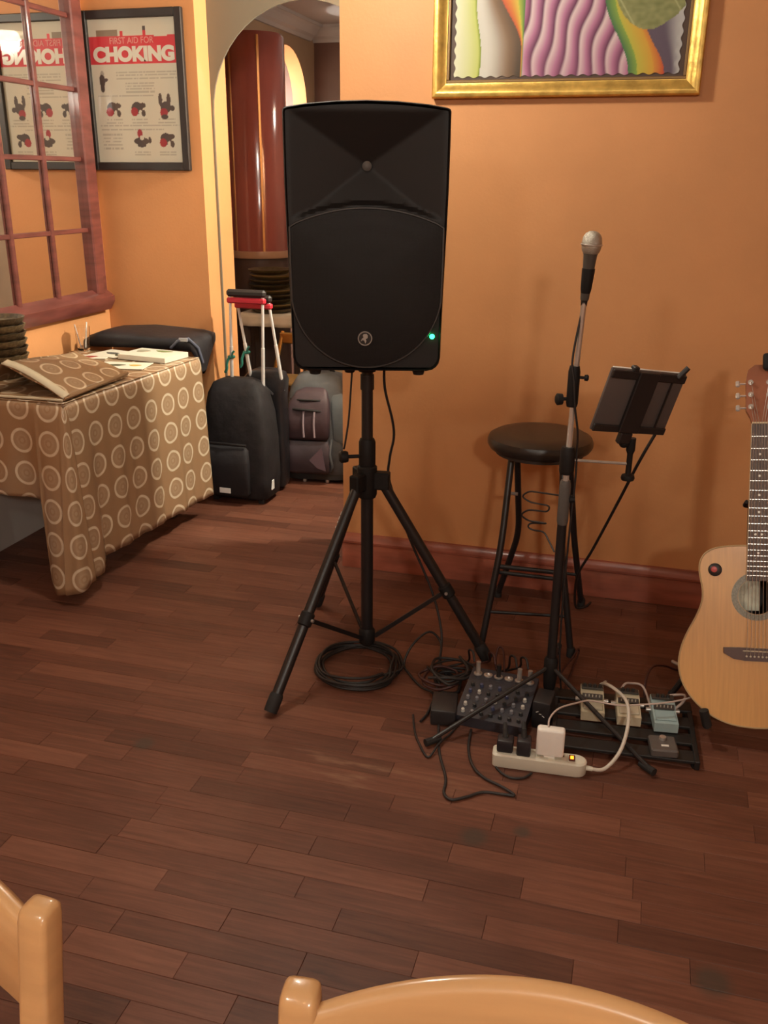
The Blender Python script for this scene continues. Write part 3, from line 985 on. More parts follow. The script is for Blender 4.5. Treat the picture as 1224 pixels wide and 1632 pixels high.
def speaker_stand():
    t = thing('speaker_stand', 'black folding tripod stand carrying the loudspeaker', 'speaker stand', (PX, PY, 0))
    feet = [(-0.946, 2.155), (-0.386, 2.653), (-1.062, 2.885)]
    MB().cyl((0, 0, 0.64), (0, 0, 0.956), 0.0175, 20).build('upper_tube', BLACKM, t)
    MB().cyl((0, 0, 0.055), (0, 0, 0.72), 0.0195, 20).build('main_tube', BLACKM, t)
    MB().lathe([(0, 0.90), (0.021, 0.90), (0.021, 0.945), (0, 0.945)], 20).build('top_sleeve', BLACKM, t)
    MB().lathe([(0, 0.655), (0.023, 0.655), (0.026, 0.665), (0.026, 0.735), (0.022, 0.745), (0, 0.745)], 24).build('collar', BLACKP, t)
    kb = MB().cyl((-0.020, -0.01, 0.690), (-0.060, -0.03, 0.690), 0.006, 10)
    kb.lathe([(0, 0), (0.016, 0.002), (0.019, 0.010), (0.019, 0.024), (0.012, 0.030), (0, 0.031)], 12, rot_to((-1, -0.5, 0)), (-0.052, -0.026, 0.690))
    kb.build('clamp_knob', BLACKP, t)
    # hub with three lugs
    MB().lathe([(0, 0.555), (0.027, 0.555), (0.031, 0.565), (0.031, 0.655), (0.027, 0.66), (0, 0.66)], 24).build('hub', BLACKP, t)
    MB().lathe([(0, 0.035), (0.020, 0.035), (0.027, 0.045), (0.027, 0.085), (0.021, 0.095), (0, 0.095)], 20).build('lower_hub', BLACKP, t)
    for fx, fy in feet:
        d = Vector((fx - PX, fy - PY, 0)); L = d.length; d.normalize()
        perp = Vector((-d.y, d.x, 0))
        a = d * 0.052 + Vector((0, 0, 0.60)); b = d * L + Vector((0, 0, 0.016))
        MB().bar(d * 0.015 + Vector((0, 0, 0.612)), d * 0.072 + Vector((0, 0, 0.612)), 0.034, 0.056, 0.004).build('hub_lug', BLACKP, t)
        leg = MB().tube([a, a.lerp(b, 0.5), b], [0.0165, 0.0165, 0.0165], 16).build('leg', BLACKM, t)
        ax = (b - a).normalized()
        MB().lathe([(0, 0), (0.020, 0.0), (0.021, 0.02), (0.021, 0.050), (0.0175, 0.058), (0, 0.058)], 16, rot_to(-ax), b + ax * 0.004).build('rubber_foot', RUBBER, leg)
        m = a.lerp(b, 0.60)
        off = perp * 0.0
        br = MB().bar(d * 0.026 + Vector((0, 0, 0.065)), m + off, 0.014, 0.008, 0.001, up=perp)
        br.build('brace', BLACKM, t)
        MB().lathe([(0, -0.022), (0.018, -0.022), (0.022, -0.018), (0.022, 0.018), (0.018, 0.022), (0, 0.022)], 16, rot_to(ax), m).build('leg_clip', BLACKP, leg)
        MB().cyl(m - perp * 0.028, m + perp * 0.028, 0.005, 10).build('bolt', STEEL, leg)
    # worn maker's mark on the front leg: a scuffed pale print
    d = Vector((feet[0][0] - PX, feet[0][1] - PY, 0)); L = d.length; d.normalize()
    a = d * 0.052 + Vector((0, 0, 0.60)); b = d * L + Vector((0, 0, 0.016)); ax = (b - a).normalized()
    pr = Vector((-d.y, d.x, 0))
    nrm = ax.cross(pr).normalized()
    mb = MB()
    rnd = random.Random(2)
    for k in range(4):
        c = a.lerp(b, 0.12 + 0.022 * k) - pr * 0.0145 - nrm * 0.0078 * (1 if nrm.z < 0 else -1)
        c = a.lerp(b, 0.12 + 0.022 * k) + Vector((-0.0155, -0.0035, 0.0048))
        mb.bar(c, c + ax * rnd.uniform(0.006, 0.011), 0.004, 0.0035)
    mb.build('worn_print', mat('worn_white_print', (0.45, 0.44, 0.42), 0.6), t)
speaker_stand()

# ------------------------------------------------------------------ bar stool
def stool():
    cx, cy = -0.287, 2.93
    t = thing('bar_stool', 'black folding bar stool with a round vinyl seat against the orange wall', 'stool', (cx, cy, 0))
    MB().lathe([(0, 0.664), (0.150, 0.664), (0.165, 0.670), (0.172, 0.682), (0.1725, 0.694), (0.167, 0.707), (0.150, 0.716), (0.11, 0.721), (0, 0.723)], 48).build('seat', VINYL, t)
    MB().lathe([(0, 0.652), (0.145, 0.652), (0.145, 0.666), (0, 0.666)], 32).build('seat_board', mat('stool_board', (0.03, 0.022, 0.018), 0.7), t)
    def L(p):
        return (p[0] - cx, p[1] - cy, p[2])
    legs = [[(-0.372, 2.895, 0.655), (-0.377, 2.80, 0.372), (-0.417, 2.712, 0.012)],
            [(-0.366, 2.965, 0.655), (-0.352, 3.06, 0.311), (-0.430, 3.165, 0.012)],
            [(-0.206, 2.895, 0.655), (-0.181, 2.80, 0.362), (-0.122, 2.770, 0.012)],
            [(-0.192, 2.965, 0.655), (-0.158, 3.06, 0.311), (-0.118, 3.170, 0.012)]]
    for l in legs:
        g = MB().tube(fillet([L(p) for p in l], 0.07, 6), 0.0112, 12).build('leg', BLACKM, t)
        p = l[-1]
        MB().lathe([(0, 0), (0.0145, 0), (0.0145, 0.028), (0.012, 0.034), (0, 0.034)], 12, None, L((p[0], p[1], 0))).build('leg_cap', RUBBER, g)
    MB().tube([L((-0.384, 2.785, 0.290)), L((-0.169, 2.79, 0.290))], 0.008, 10).build('footrest', BLACKM, t)
    MB().tube([L((-0.384, 2.800, 0.262)), L((-0.165, 2.80, 0.262))], 0.007, 10).build('crossbar', BLACKM, t)
    MB().tube([L((-0.403, 2.742, 0.140)), L((-0.144, 2.782, 0.140))], 0.0055, 10).build('crossbar', BLACKM, t)
    MB().tube([L((-0.392, 3.110, 0.150)), L((-0.136, 3.114, 0.150))], 0.006, 10).build('crossbar', BLACKM, t)
    for x in (-0.366, -0.178):
        MB().cyl(L((x - 0.016, 2.930, 0.50)), L((x + 0.016, 2.930, 0.50)), 0.006, 10).build('pivot_bolt', STEEL, t)
stool()

# ------------------------------------------------------------------ microphone stand
MX, MY = -0.163, 2.456
def mic_stand():
    t = thing('microphone_stand', 'black and chrome microphone stand in front of the bar stool', 'microphone stand', (MX, MY, 0))
    def L(x, y, z):
        return (x - MX, y - MY, z)
    MB().cyl((0, 0, 0.06), (0, 0, 0.66), 0.0135, 16).build('lower_tube', BLACKM, t)
    MB().lathe([(0, 0.585), (0.014, 0.585), (0.016, 0.595), (0.016, 0.70), (0.013, 0.715), (0, 0.715)], 18).build('grip_clutch', mat('grey_grip', (0.10, 0.095, 0.09), 0.45), t)
    MB().cyl((0, 0, 0.66), (0.004, 0, 1.03), 0.0082, 14).build('chrome_tube', CHROME, t)
    c = MB().lathe([(0, 0.925), (0.014, 0.925), (0.016, 0.935), (0.016, 1.02), (0.013, 1.035), (0, 1.035)], 18)
    c.build('boom_clutch', BLACKP, t)
    MB().cyl((0.004, 0, 1.02), (0.012, 0, 1.245), 0.0072, 14).build('upper_tube', STEEL, t)
    k = MB().cyl((-0.012, 0, 0.945), (-0.034, -0.01, 0.945), 0.005, 10)
    k.lathe([(0, 0), (0.015, 0.002), (0.016, 0.016), (0.010, 0.020), (0, 0.021)], 12, rot_to((-1, -0.4, 0)), (-0.024, -0.008, 0.945))
    k.build('clamp_knob', BLACKP, t)
    k = MB().cyl((0.012, 0, 1.005), (0.030, 0, 1.005), 0.004, 10)
    k.lathe([(0, 0), (0.008, 0.002), (0.009, 0.010), (0.005, 0.013), (0, 0.013)], 12, rot_to((1, 0, 0)), (0.026, 0, 1.005))
    k.build('small_knob', BLACKP, t)
    # microphone clip
    ax = Vector((0.05, -0.02, 1)).normalized()
    MB().lathe([(0.0, 0.0), (0.012, 0.0), (0.014, 0.01), (0.0165, 0.055), (0.0165, 0.062), (0, 0.062)], 16, rot_to(ax), (0.012, 0, 1.225)).build('clip', BLACKP, t)
    # tripod base
    MB().lathe([(0, 0.05), (0.015, 0.05), (0.018, 0.06), (0.021, 0.10), (0.021, 0.150), (0.016, 0.16), (0, 0.16)], 18).build('base_hub', BLACKP, t)
    for x, y in ((-0.462, 2.135), (0.142, 2.175), (-0.165, 2.80)):
        lg = MB().tube([(0, 0, 0.130), L(x, y, 0.014)], 0.0066, 10).build('leg', BLACKM, t)
        d = Vector(L(x, y, 0.0)).normalized()
        e = Vector(L(x, y, 0.014))
        MB().tube([e - d * 0.04, e + d * 0.010], [0.0095, 0.011], 10).build('rubber_foot', RUBBER, lg)
    # arm that carries the tablet holder
    MB().lathe([(0, 0.735), (0.019, 0.735), (0.021, 0.745), (0.021, 0.80), (0.017, 0.812), (0, 0.812)], 16).build('arm_clamp', BLACKP, t)
    MB().lathe([(0, 0), (0.011, 0.002), (0.012, 0.016), (0, 0.018)], 10, rot_to((1, 0.2, 0)), (0.012, 0.0, 0.662)).build('clamp_screw', BLACKP, t)
    MB().tube([(0.012, 0, 0.775), (0.165, 0.02, 0.772)], 0.0042, 10).build('holder_arm', STEEL, t)
    MB().lathe([(0, 0.726), (0.017, 0.726), (0.019, 0.732), (0.017, 0.740), (0.008, 0.744), (0.008, 0.80), (0.012, 0.81), (0.012, 0.845), (0, 0.845)], 14, None, (0.165, 0.02, 0.0)).build('holder_joint', BLACKP, t)
    MB().ball((0.146, 0.012, 0.832), 0.014, 12).build('joint_knob', BLACKP, t)
    # bent wire rack hooked to the tube
    wire = [(-0.170, 2.474, .663), (-0.267, 2.50, .659), (-0.288, 2.50, .641), (-0.262, 2.50, .625), (-0.204, 2.495, .622), (-0.208, 2.495, .603), (-0.267, 2.50, .602), (-0.288, 2.50, .584),
            (-0.265, 2.50, .568), (-0.205, 2.49, .569), (-0.257, 2.50, .562), (-0.265, 2.50, .550), (-0.252, 2.50, .541), (-0.214, 2.49, .543), (-0.180, 2.474, .490)]
    MB().tube(fillet([L(*p) for p in wire], 0.012, 4), 0.0026, 8).build('wire_rack', BLACKM, t)
mic_stand()

def microphone():
    ax = Vector((0.05, -0.02, 1)).normalized()
    base = Vector((MX + 0.0135, MY, 1.262))
    t = thing('microphone', 'handheld vocal microphone with a silver ball grille on the stand', 'microphone', M=Matrix.Translation(base) @ rot_to(ax))
    MB().lathe([(0, -0.055), (0.0105, -0.055), (0.0115, -0.05), (0.0128, 0.0), (0.0175, 0.058), (0.020, 0.066), (0, 0.066)], 20).build('body', mat('microphone_grey', (0.075, 0.068, 0.06), 0.42), t)
    g = MB().lathe([(0, 0.062), (0.019, 0.062), (0.0235, 0.070), (0.0255, 0.082), (0.0255, 0.090), (0.0235, 0.102), (0.018, 0.111), (0.010, 0.116), (0, 0.1175)], 24)
    g.build('ball_grille', mat('mesh_grille', (0.50, 0.47, 0.40), 0.42, metal=0.75, bump=0.6, bscale=500), t)
    MB().tube([(0.0258 * math.cos(a), 0.0258 * math.sin(a), 0.084) for a in [2 * PI * i / 28 for i in range(28)]], 0.0022, 6, closed=True).build('grille_band', STEEL, t)
    MB().lathe([(0, -0.070), (0.008, -0.070), (0.009, -0.055), (0, -0.055)], 12).build('plug', BLACKM, t)
microphone()

def tablet():
    ps, be, ro = 0.601, 0.226, -0.145
    e1 = Vector((math.cos(ps), math.sin(ps), 0)); n = Vector((-math.sin(ps), math.cos(ps), 0))
    e2 = Vector((0, 0, 1)) * math.cos(be) - n * math.sin(be)
    a = math.cos(ro) * e1 + math.sin(ro) * e2; b = -math.sin(ro) * e1 + math.cos(ro) * e2
    z = a.cross(b)            # faces the camera side (back of the tablet)
    M = Matrix(((a.x, b.x, z.x, 0.008), (a.y, b.y, z.y, 2.450), (a.z, b.z, z.z, 0.952), (0, 0, 0, 1)))
    t = thing('tablet', 'tablet computer seen from its dark back, clamped beside the microphone stand', 'tablet', M=M)
    w, h = 0.236, 0.177
    MB().box((0, 0, 0), (w, h, 0.009), 0.0035, seg=2).build('back_shell', mat('tablet_grey', (0.115, 0.10, 0.095), 0.42, metal=0.2), t)
    MB().box((0, 0, -0.0052), (w - 0.006, h - 0.006, 0.0016)).build('screen', mat('dark_screen', (0.01, 0.01, 0.012), 0.1), t, smooth=0)
    MB().box((0, h / 2 - 0.001, -0.003), (w - 0.012, 0.004, 0.007), 0.001).build('white_rim', mat('tablet_white', (0.75, 0.73, 0.68), 0.4), t)
    h_ = thing('tablet_holder', 'black clamp holder gripping the tablet back', 'holder', M=M)
    HB = mat('holder_black', (0.017, 0.014, 0.014), 0.5)
    MB().box((-0.005, 0, 0.0115), (0.062, h - 0.004, 0.012), 0.002).build('spine', HB, h_)
    MB().box((0, h / 2 - 0.014, 0.0085), (w - 0.004, 0.022, 0.007), 0.002).build('upper_bar', HB, h_)
    MB().box((0, -h / 2 + 0.010, 0.0085), (w - 0.004, 0.020, 0.007), 0.002).build('lower_bar', HB, h_)
    MB().bar((0.078, -h / 2, 0.008), (0.078, h / 2 - 0.02, 0.008), 0.004, 0.004).build('strap', HB, h_)
    MB().tube([(w / 2 - 0.030, h / 2 - 0.010, 0.010), (w / 2 - 0.012, h / 2 + 0.022, 0.012)], [0.008, 0.007], 12).build('corner_finger', HB, h_)
    MB().box((-0.048, h / 2 + 0.002, 0.002), (0.018, 0.014, 0.020), 0.003).build('top_finger', HB, h_)
    MB().box((-0.005, -h / 2 - 0.016, 0.006), (0.040, 0.034, 0.018), 0.004).build('neck', HB, h_)
tablet()

# ------------------------------------------------------------------ acoustic guitar on its stand
GB = Vector((0.413, 2.377, 0.07))
def guitar_matrix():
    al = R(20)
    a = Vector((-0.083, math.sin(al), math.cos(al))).normalized()
    n = Vector((0.0, -math.cos(al), math.sin(al)))
    n = (n - a * n.dot(a)).normalized()
    x = a.cross(n)
    return Matrix(((x.x, a.x, n.x, GB.x), (x.y, a.y, n.y, GB.y), (x.z, a.z, n.z, GB.z), (0, 0, 0, 1)))
GM = guitar_matrix()
def guitar():
    t = thing('acoustic_guitar', 'honey coloured acoustic guitar with dark bridge leaning on a floor stand', 'guitar', M=GM)
    half = [(0.0, 0.0), (0.045, 0.003), (0.085, 0.013), (0.125, 0.034), (0.163, 0.068), (0.190, 0.108), (0.203, 0.150), (0.2035, 0.185), (0.196, 0.222),
            (0.180, 0.262), (0.162, 0.298), (0.150, 0.328), (0.1435, 0.356), (0.1445, 0.385), (0.150, 0.412), (0.1535, 0.438), (0.150, 0.462), (0.138, 0.482), (0.115, 0.496), (0.08, 0.503), (0.04, 0.506), (0.0, 0.506)]
    rp = spline([(x, y, 0) for x, y in half], 3)
    right = [(p.x, p.y) for p in rp]
    outl = right + [(-x, y) for x, y in right[::-1][1:-1]]
    def ring(z, k, cy=0.24):
        return [Vector((x * k, cy + (y - cy) * k, z)) for x, y in outl]
    # soundhole: top is an annulus plate
    hc, hr = 0.366, 0.050
    n = len(outl)
    angs = [math.atan2(y - hc, x) for x, y in outl]
    inner = [(hr * math.cos(a), hc + hr * math.sin(a)) for a in angs]
    mb = MB()
    vs = [Vector((x, y, 0)) for x, y in outl] + [Vector((x, y, 0)) for x, y in inner] + [Vector((x, y, -0.004)) for x, y in inner] + [Vector((x, y, -0.004)) for x, y in outl]
    fs = []
    for k in range(n):
        j = (k + 1) % n
        fs += [(k, j, n + j, n + k), (n + k, n + j, 2 * n + j, 2 * n + k), (2 * n + k, 2 * n + j, 3 * n + j, 3 * n + k)]
    mb.add(vs, fs)
    top = mat('spruce_top', (0.66, 0.36, 0.115), 0.36, var=0.06, scale=10, stretch=(14, 0.7, 1), coat=0.4)
    mb.build('soundboard', top, t, smooth=30)
    mb = MB().loft([ring(-0.001, 1.004), ring(-0.006, 1.006), ring(-0.03, 1.0), ring(-0.07, 0.95), ring(-0.11, 0.80), ring(-0.135, 0.55), ring(-0.142, 0.2)], cap=False)
    mb.f.append(tuple(6 * n + k for k in range(n)))
    mb.build('bowl_back', mat('black_bowl', (0.018, 0.016, 0.016), 0.4), t, smooth=60)
    MB().tube([(x * 1.003, 0.24 + (y - 0.24) * 1.003, -0.001) for x, y in outl], 0.0025, 6, closed=True).build('binding', mat('pale_binding', (0.50, 0.36, 0.19), 0.4), t)
    # rosette
    mb = MB().surf(lambda u, v: ((0.051 + 0.0165 * v) * math.cos(2 * PI * u), hc + (0.051 + 0.0165 * v) * math.sin(2 * PI * u), 0.0008), 56, 3)
    mb.build('rosette', mat('grey_green_rosette', (0.17, 0.17, 0.125), 0.4, col2=(0.30, 0.29, 0.22), var=0.2, scale=220), t, smooth=0, solid=0.0006)
    # pale label seen inside the hole
    MB().box((-0.018, 0.362, -0.075), (0.07, 0.085, 0.002)).build('inner_label', mat('inner_label_paper', (0.80, 0.78, 0.62), 0.8, var=0.25, scale=25), t, smooth=0)
    # neck, fretboard, nut, frets
    y0, y1 = 0.410, 0.848
    def hwf(y):
        return 0.0285 - (0.0285 - 0.0218) * (y - y0) / (y1 - y0)
    neckm = mat('mahogany_neck', (0.20, 0.075, 0.04), 0.4, var=0.2, scale=6, stretch=(8, 1, 8))
    rings = []
    for y in (0.50, 0.53, 0.60, 0.70, 0.80, y1):
        k = hwf(y)
        d = 0.045 if y < 0.51 else (0.026 if y < 0.56 else 0.019)
        rings.append([Vector((k * math.cos(a), y, 0.001 - d * abs(math.sin(a)))) for a in [PI + PI * i / 12 for i in range(13)]])
    MB().loft(rings).build('neck', neckm, t, smooth=50)
    fb = [(-hwf(y0), y0), (hwf(y0), y0), (hwf(y1), y1), (-hwf(y1), y1)]
    fo = MB().prism(fb, 0.0008, 0.0072).build('fretboard', mat('dark_fretboard', (0.085, 0.045, 0.032), 0.45, var=0.2, scale=20), t, smooth=0)
    edge = mat('fretboard_binding', (0.50, 0.36, 0.21), 0.45)
    for s in (-1, 1):
        MB().bar((s * (hwf(y0) + 0.0008), y0, 0.004), (s * (hwf(y1) + 0.0008), y1, 0.004), 0.0018, 0.0064).build('edge_binding', edge, fo, smooth=0)
    sc = 0.636
    for k in range(1, 21):
        y = y1 - (sc - sc / 2 ** (k / 12))
        if y < y0 + 0.004:
            break
        MB().bar((-hwf(y), y, 0.0076), (hwf(y), y, 0.0076), 0.0018, 0.0012).build('fret', STEEL, fo, smooth=0)
    inl = mat('pearl_inlay', (0.75, 0.70, 0.58), 0.3)
    for k, dx in ((3, 0), (5, 0), (7, 0), (9, 0), (12, -0.008), (12, 0.008), (15, 0)):
        ya = y1 - (sc - sc / 2 ** ((k - 0.5) / 12))
        MB().lathe([(0, 0), (0.0034, 0), (0.0034, 0.0006), (0, 0.0006)], 10, None, (dx, ya, 0.0072)).build('inlay', inl, fo)
    MB().box((0, y1 + 0.002, 0.006), (0.044, 0.005, 0.008), 0.001).build('nut', mat('bone_nut', (0.70, 0.58, 0.36), 0.4), t)
    # headstock tilted back
    th = R(-12)
    HM = Matrix.Translation((0, y1 + 0.004, 0.003)) @ Matrix.Rotation(th, 4, 'X')
    hs = [(-0.022, 0), (0.022, 0), (0.026, 0.015), (0.036, 0.035), (0.036, 0.12), (0.030, 0.155), (0.012, 0.170), (-0.012, 0.170), (-0.030, 0.155), (-0.036, 0.12), (-0.036, 0.035), (-0.026, 0.015)]
    MB().prism(hs, -0.015, 0, HM).build('headstock', mat('red_brown_headstock', (0.30, 0.11, 0.06), 0.35, var=0.15, scale=8), t, smooth=0)
    for s in (-1, 1):
        for k in range(3):
            yy = 0.045 + 0.036 * k
            tn = MB().cyl(HM @ Vector((s * 0.024, yy, -0.012)), HM @ Vector((s * 0.024, yy, 0.014)), 0.0036, 10)
            tn.cyl(HM @ Vector((s * 0.030, yy, -0.010)), HM @ Vector((s * 0.052, yy, -0.010)), 0.0028, 8)
            tn.lathe([(0, 0), (0.0075, 0), (0.0075, 0.004), (0, 0.004)], 12, HM.to_3x3().to_4x4(), HM @ Vector((s * 0.024, yy, -0.001)))
            o = tn.build('tuner', CHROME, t)
            MB().box(HM @ Vector((s * 0.057, yy, -0.010)), (0.012, 0.019, 0.008), 0.0032, HM.to_3x3().to_4x4()).build('tuner_button', CHROME, o)
    # bridge, saddle, pins, strings
    br = [(-0.086, 0.205), (-0.060, 0.190), (-0.030, 0.186), (0.030, 0.186), (0.060, 0.190), (0.086, 0.205), (0.086, 0.220), (0.045, 0.222), (-0.045, 0.222), (-0.086, 0.220)]
    bo = MB().prism(br, 0.0, 0.009).build('bridge', mat('rosewood_bridge', (0.075, 0.030, 0.022), 0.4, var=0.2, scale=15), t, smooth=0)
    MB().box((0, 0.214, 0.0102), (0.072, 0.0034, 0.005), 0.001).build('saddle', mat('bone_saddle', (0.62, 0.55, 0.40), 0.4), bo)
    for k in range(6):
        x = -0.026 + 0.0104 * k
        MB().ball((x, 0.199, 0.0105), 0.0032, 8).build('bridge_pin', inl, bo)
        xn = -0.0175 + 0.007 * k
        MB().tube([(x, 0.199, 0.011), (x, 0.214, 0.0132), (xn, y1 + 0.002, 0.0108), HM @ Vector(((-1 if k < 3 else 1) * 0.024, 0.045 + 0.036 * (k if k < 3 else 5 - k), 0.008))], 0.0007, 5).build('string', STEEL, t)
    # round control plate with red centre
    cp = Vector((-0.112, 0.437, 0))
    o = MB().lathe([(0, 0), (0.0185, 0), (0.0185, 0.003), (0.015, 0.005), (0, 0.005)], 20, None, cp).build('control_plate', mat('control_black', (0.02, 0.016, 0.015), 0.35), t)
    MB().lathe([(0, 0.004), (0.009, 0.004), (0.008, 0.009), (0, 0.010)], 16, None, cp + Vector((-0.003, 0.001, 0))).build('red_knob', mat('red_knob', (0.50, 0.05, 0.04), 0.35), o)
guitar()

def clip_tuner():
    p = GM @ Vector((0.020, 1.02, 0.004))
    t = thing('clip_on_tuner', 'small black clip tuner on the guitar headstock', 'tuner', M=Matrix.Translation(p) @ GM.to_3x3().to_4x4())
    MB().box((0, 0, 0.006), (0.034, 0.046, 0.018), 0.007, seg=2).build('display_body', BLACKP, t)
    MB().box((0, -0.012, -0.016), (0.016, 0.018, 0.030), 0.003).build('clip', BLACKP, t)
clip_tuner()

def guitar_stand():
    t = thing('guitar_stand', 'black tubular stand holding up the acoustic guitar', 'guitar stand', (0.43, 2.62, 0))
    o = Vector((0.43, 2.62, 0))
    def W(x, y, z):               # guitar local -> stand local
        return (GM @ Vector((x, y, z))) - o
    # cradle: bar behind the lower bout with two padded arms coming forward
    for s in (-1, 1):
        p0 = W(s * 0.045, 0.16, -0.185); p1 = W(s * 0.125, 0.010, -0.14); p2 = W(s * 0.128, 0.004, 0.018); p3 = W(s * 0.138, 0.045, 0.030)
        a = MB().tube(fillet([p0, p1, p2], 0.03, 5), 0.007, 10).build('cradle_arm', BLACKM, t)
        MB().tube([p1.lerp(p2, 0.45), p2, p3], [0.012, 0.0135, 0.013], 12).build('rubber_pad', RUBBER, a)
    spine0 = W(0, 0.13, -0.19); spine1 = W(0, 0.62, -0.14)
    MB().tube([spine0, spine1], 0.011, 12).build('spine', BLACKM, t)
    MB().tube(fillet([W(-0.045, 0.16, -0.185), W(0.045, 0.16, -0.185)], 0.02), 0.009, 10).build('cradle_bar', BLACKM, t)
    hub = W(0, 0.36, -0.168)
    for x, y in ((0.20, 2.60), (0.70, 2.64), (0.40, 3.02)):
        l = MB().tube([hub, Vector((x, y, 0.012)) - o], 0.009, 10).build('leg', BLACKM, t)
        MB().ball(Vector((x, y, 0.012)) - o, 0.012, 10).build('rubber_foot', RUBBER, l)
    MB().tube(fillet([W(-0.028, 0.63, -0.022), W(-0.028, 0.62, -0.08), W(0, 0.62, -0.14), W(0.028, 0.62, -0.08), W(0.028, 0.63, -0.022)], 0.02), 0.006, 10).build('neck_yoke', RUBBER, t)
guitar_stand()

# ------------------------------------------------------------------ pedalboard and effect pedals
def pedalboard():
    t = thing('pedalboard', 'low black slatted pedalboard on the floor in front of the guitar', 'pedalboard', (0.06, 2.35, 0), R(4))
    DK = mat('pedalboard_black', (0.011, 0.010, 0.010), 0.5)
    for k in range(4):
        y = -0.105 + 0.075 * k
        MB().box((0, y, 0.020 + 0.006 * k), (0.40, 0.052, 0.010), 0.002).build('slat', DK, t)
    for s in (-1, 1):
        MB().bar((s * 0.192, -0.135, 0.014), (s * 0.192, 0.15, 0.030), 0.014, 0.028, 0.002).build('side_rail', DK, t)
        for y in (-0.12, 0.13):
            MB().lathe([(0, 0), (0.010, 0), (0.012, 0.008), (0, 0.008)], 10, None, (s * 0.19, y, 0)).build('rubber_foot', RUBBER, t)
pedalboard()

def pedal(label, loc, rz, body, face, kn=4, nm='effect_pedal'):
    t = thing(nm, label, 'effects pedal', loc, rz, group='effects pedals on the pedalboard')
    w, d = 0.066, 0.118
    # wedge body, low at the front
    prof = [(-d / 2, 0), (d / 2, 0), (d / 2, 0.050), (0.012, 0.044), (0.004, 0.036), (-d / 2, 0.028)]
    M = Matrix(((0, 0, 1, 0), (1, 0, 0, 0), (0, 1, 0, 0), (0, 0, 0, 1)))
    MB().prism(prof, -w / 2, w / 2, M).build('body', body, t, smooth=0)
    MB().box((0, d / 2 - 0.015, 0.0515), (w - 0.004, 0.024, 0.006), 0.001).build('knob_plate', mat('pedal_dark_plate', (0.05, 0.045, 0.04), 0.5), t)
    for k in range(kn):
        x = (k - (kn - 1) / 2) * 0.0145
        MB().lathe([(0, 0), (0.0052, 0), (0.0044, 0.010), (0, 0.0105)], 12, None, (x, d / 2 - 0.018, 0.054)).build('knob', mat('pedal_knob', (0.03, 0.03, 0.03), 0.4), t)
    sl = math.atan2(0.008, d / 2 + 0.004)
    MB().box((0, -0.028, 0.0345), (w - 0.010, 0.040, 0.005), 0.0015, Matrix.Rotation(sl * 1.0, 4, 'X')).build('treadle', face, t)
    MB().box((0, 0.006, 0.042), (w - 0.008, 0.016, 0.006), 0.001, Matrix.Rotation(R(40), 4, 'X')).build('label_strip', mat('pedal_strip', (0.055, 0.045, 0.04), 0.4), t)
    for k in range(5):
        MB().box(((k - 2) * 0.010, 0.0035, 0.0452), (0.003, 0.002, 0.008), 0, Matrix.Rotation(R(-10), 4, 'X')).build('switch_mark', mat('pedal_mark', (0.45, 0.42, 0.35), 0.5), t)
    for s in (-1, 1):
        MB().cyl((s * w / 2, 0.02, 0.022), (s * (w / 2 + 0.014), 0.02, 0.022), 0.0065, 12).build('jack', STEEL, t)
CR1 = mat('pedal_tan', (0.46, 0.40, 0.28), 0.42); CR2 = mat('pedal_cream', (0.56, 0.50, 0.36), 0.42); BL = mat('pedal_blue', (0.34, 0.46, 0.47), 0.4)
pedal('grey tan effects pedal on the pedalboard, the one farthest from the guitar', (-0.032, 2.400, 0.034), R(6), CR1, mat('pedal_tan_face', (0.38, 0.34, 0.25), 0.5))
pedal('cream effects pedal between the grey tan and the pale blue pedal', (0.070, 2.405, 0.034), R(6), CR2, mat('pedal_cream_face', (0.48, 0.43, 0.32), 0.5), 3)
pedal('pale blue effects pedal on the pedalboard nearest the guitar', (0.170, 2.400, 0.034), R(8), BL, mat('pedal_blue_face', (0.30, 0.42, 0.44), 0.5), 3)
def small_pedal():
    t = thing('switch_pedal', 'flat dark grey pedal with a white mark in front of the blue pedal', 'effects pedal', (0.170, 2.262, 0.0260), R(8), group='effects pedals on the pedalboard')
    MB().box((0, 0, 0.012), (0.072, 0.075, 0.024), 0.004).build('body', mat('dark_grey_case', (0.10, 0.09, 0.085), 0.4), t)
    MB().box((0.002, -0.014, 0.0245), (0.020, 0.008, 0.0014)).build('white_mark', mat('white_mark', (0.75, 0.73, 0.68), 0.5), t, smooth=0)
    MB().lathe([(0, 0.02), (0.010, 0.02), (0.009, 0.032), (0, 0.033)], 14, None, (0, 0.018, 0)).build('foot_switch', STEEL, t)
small_pedal()

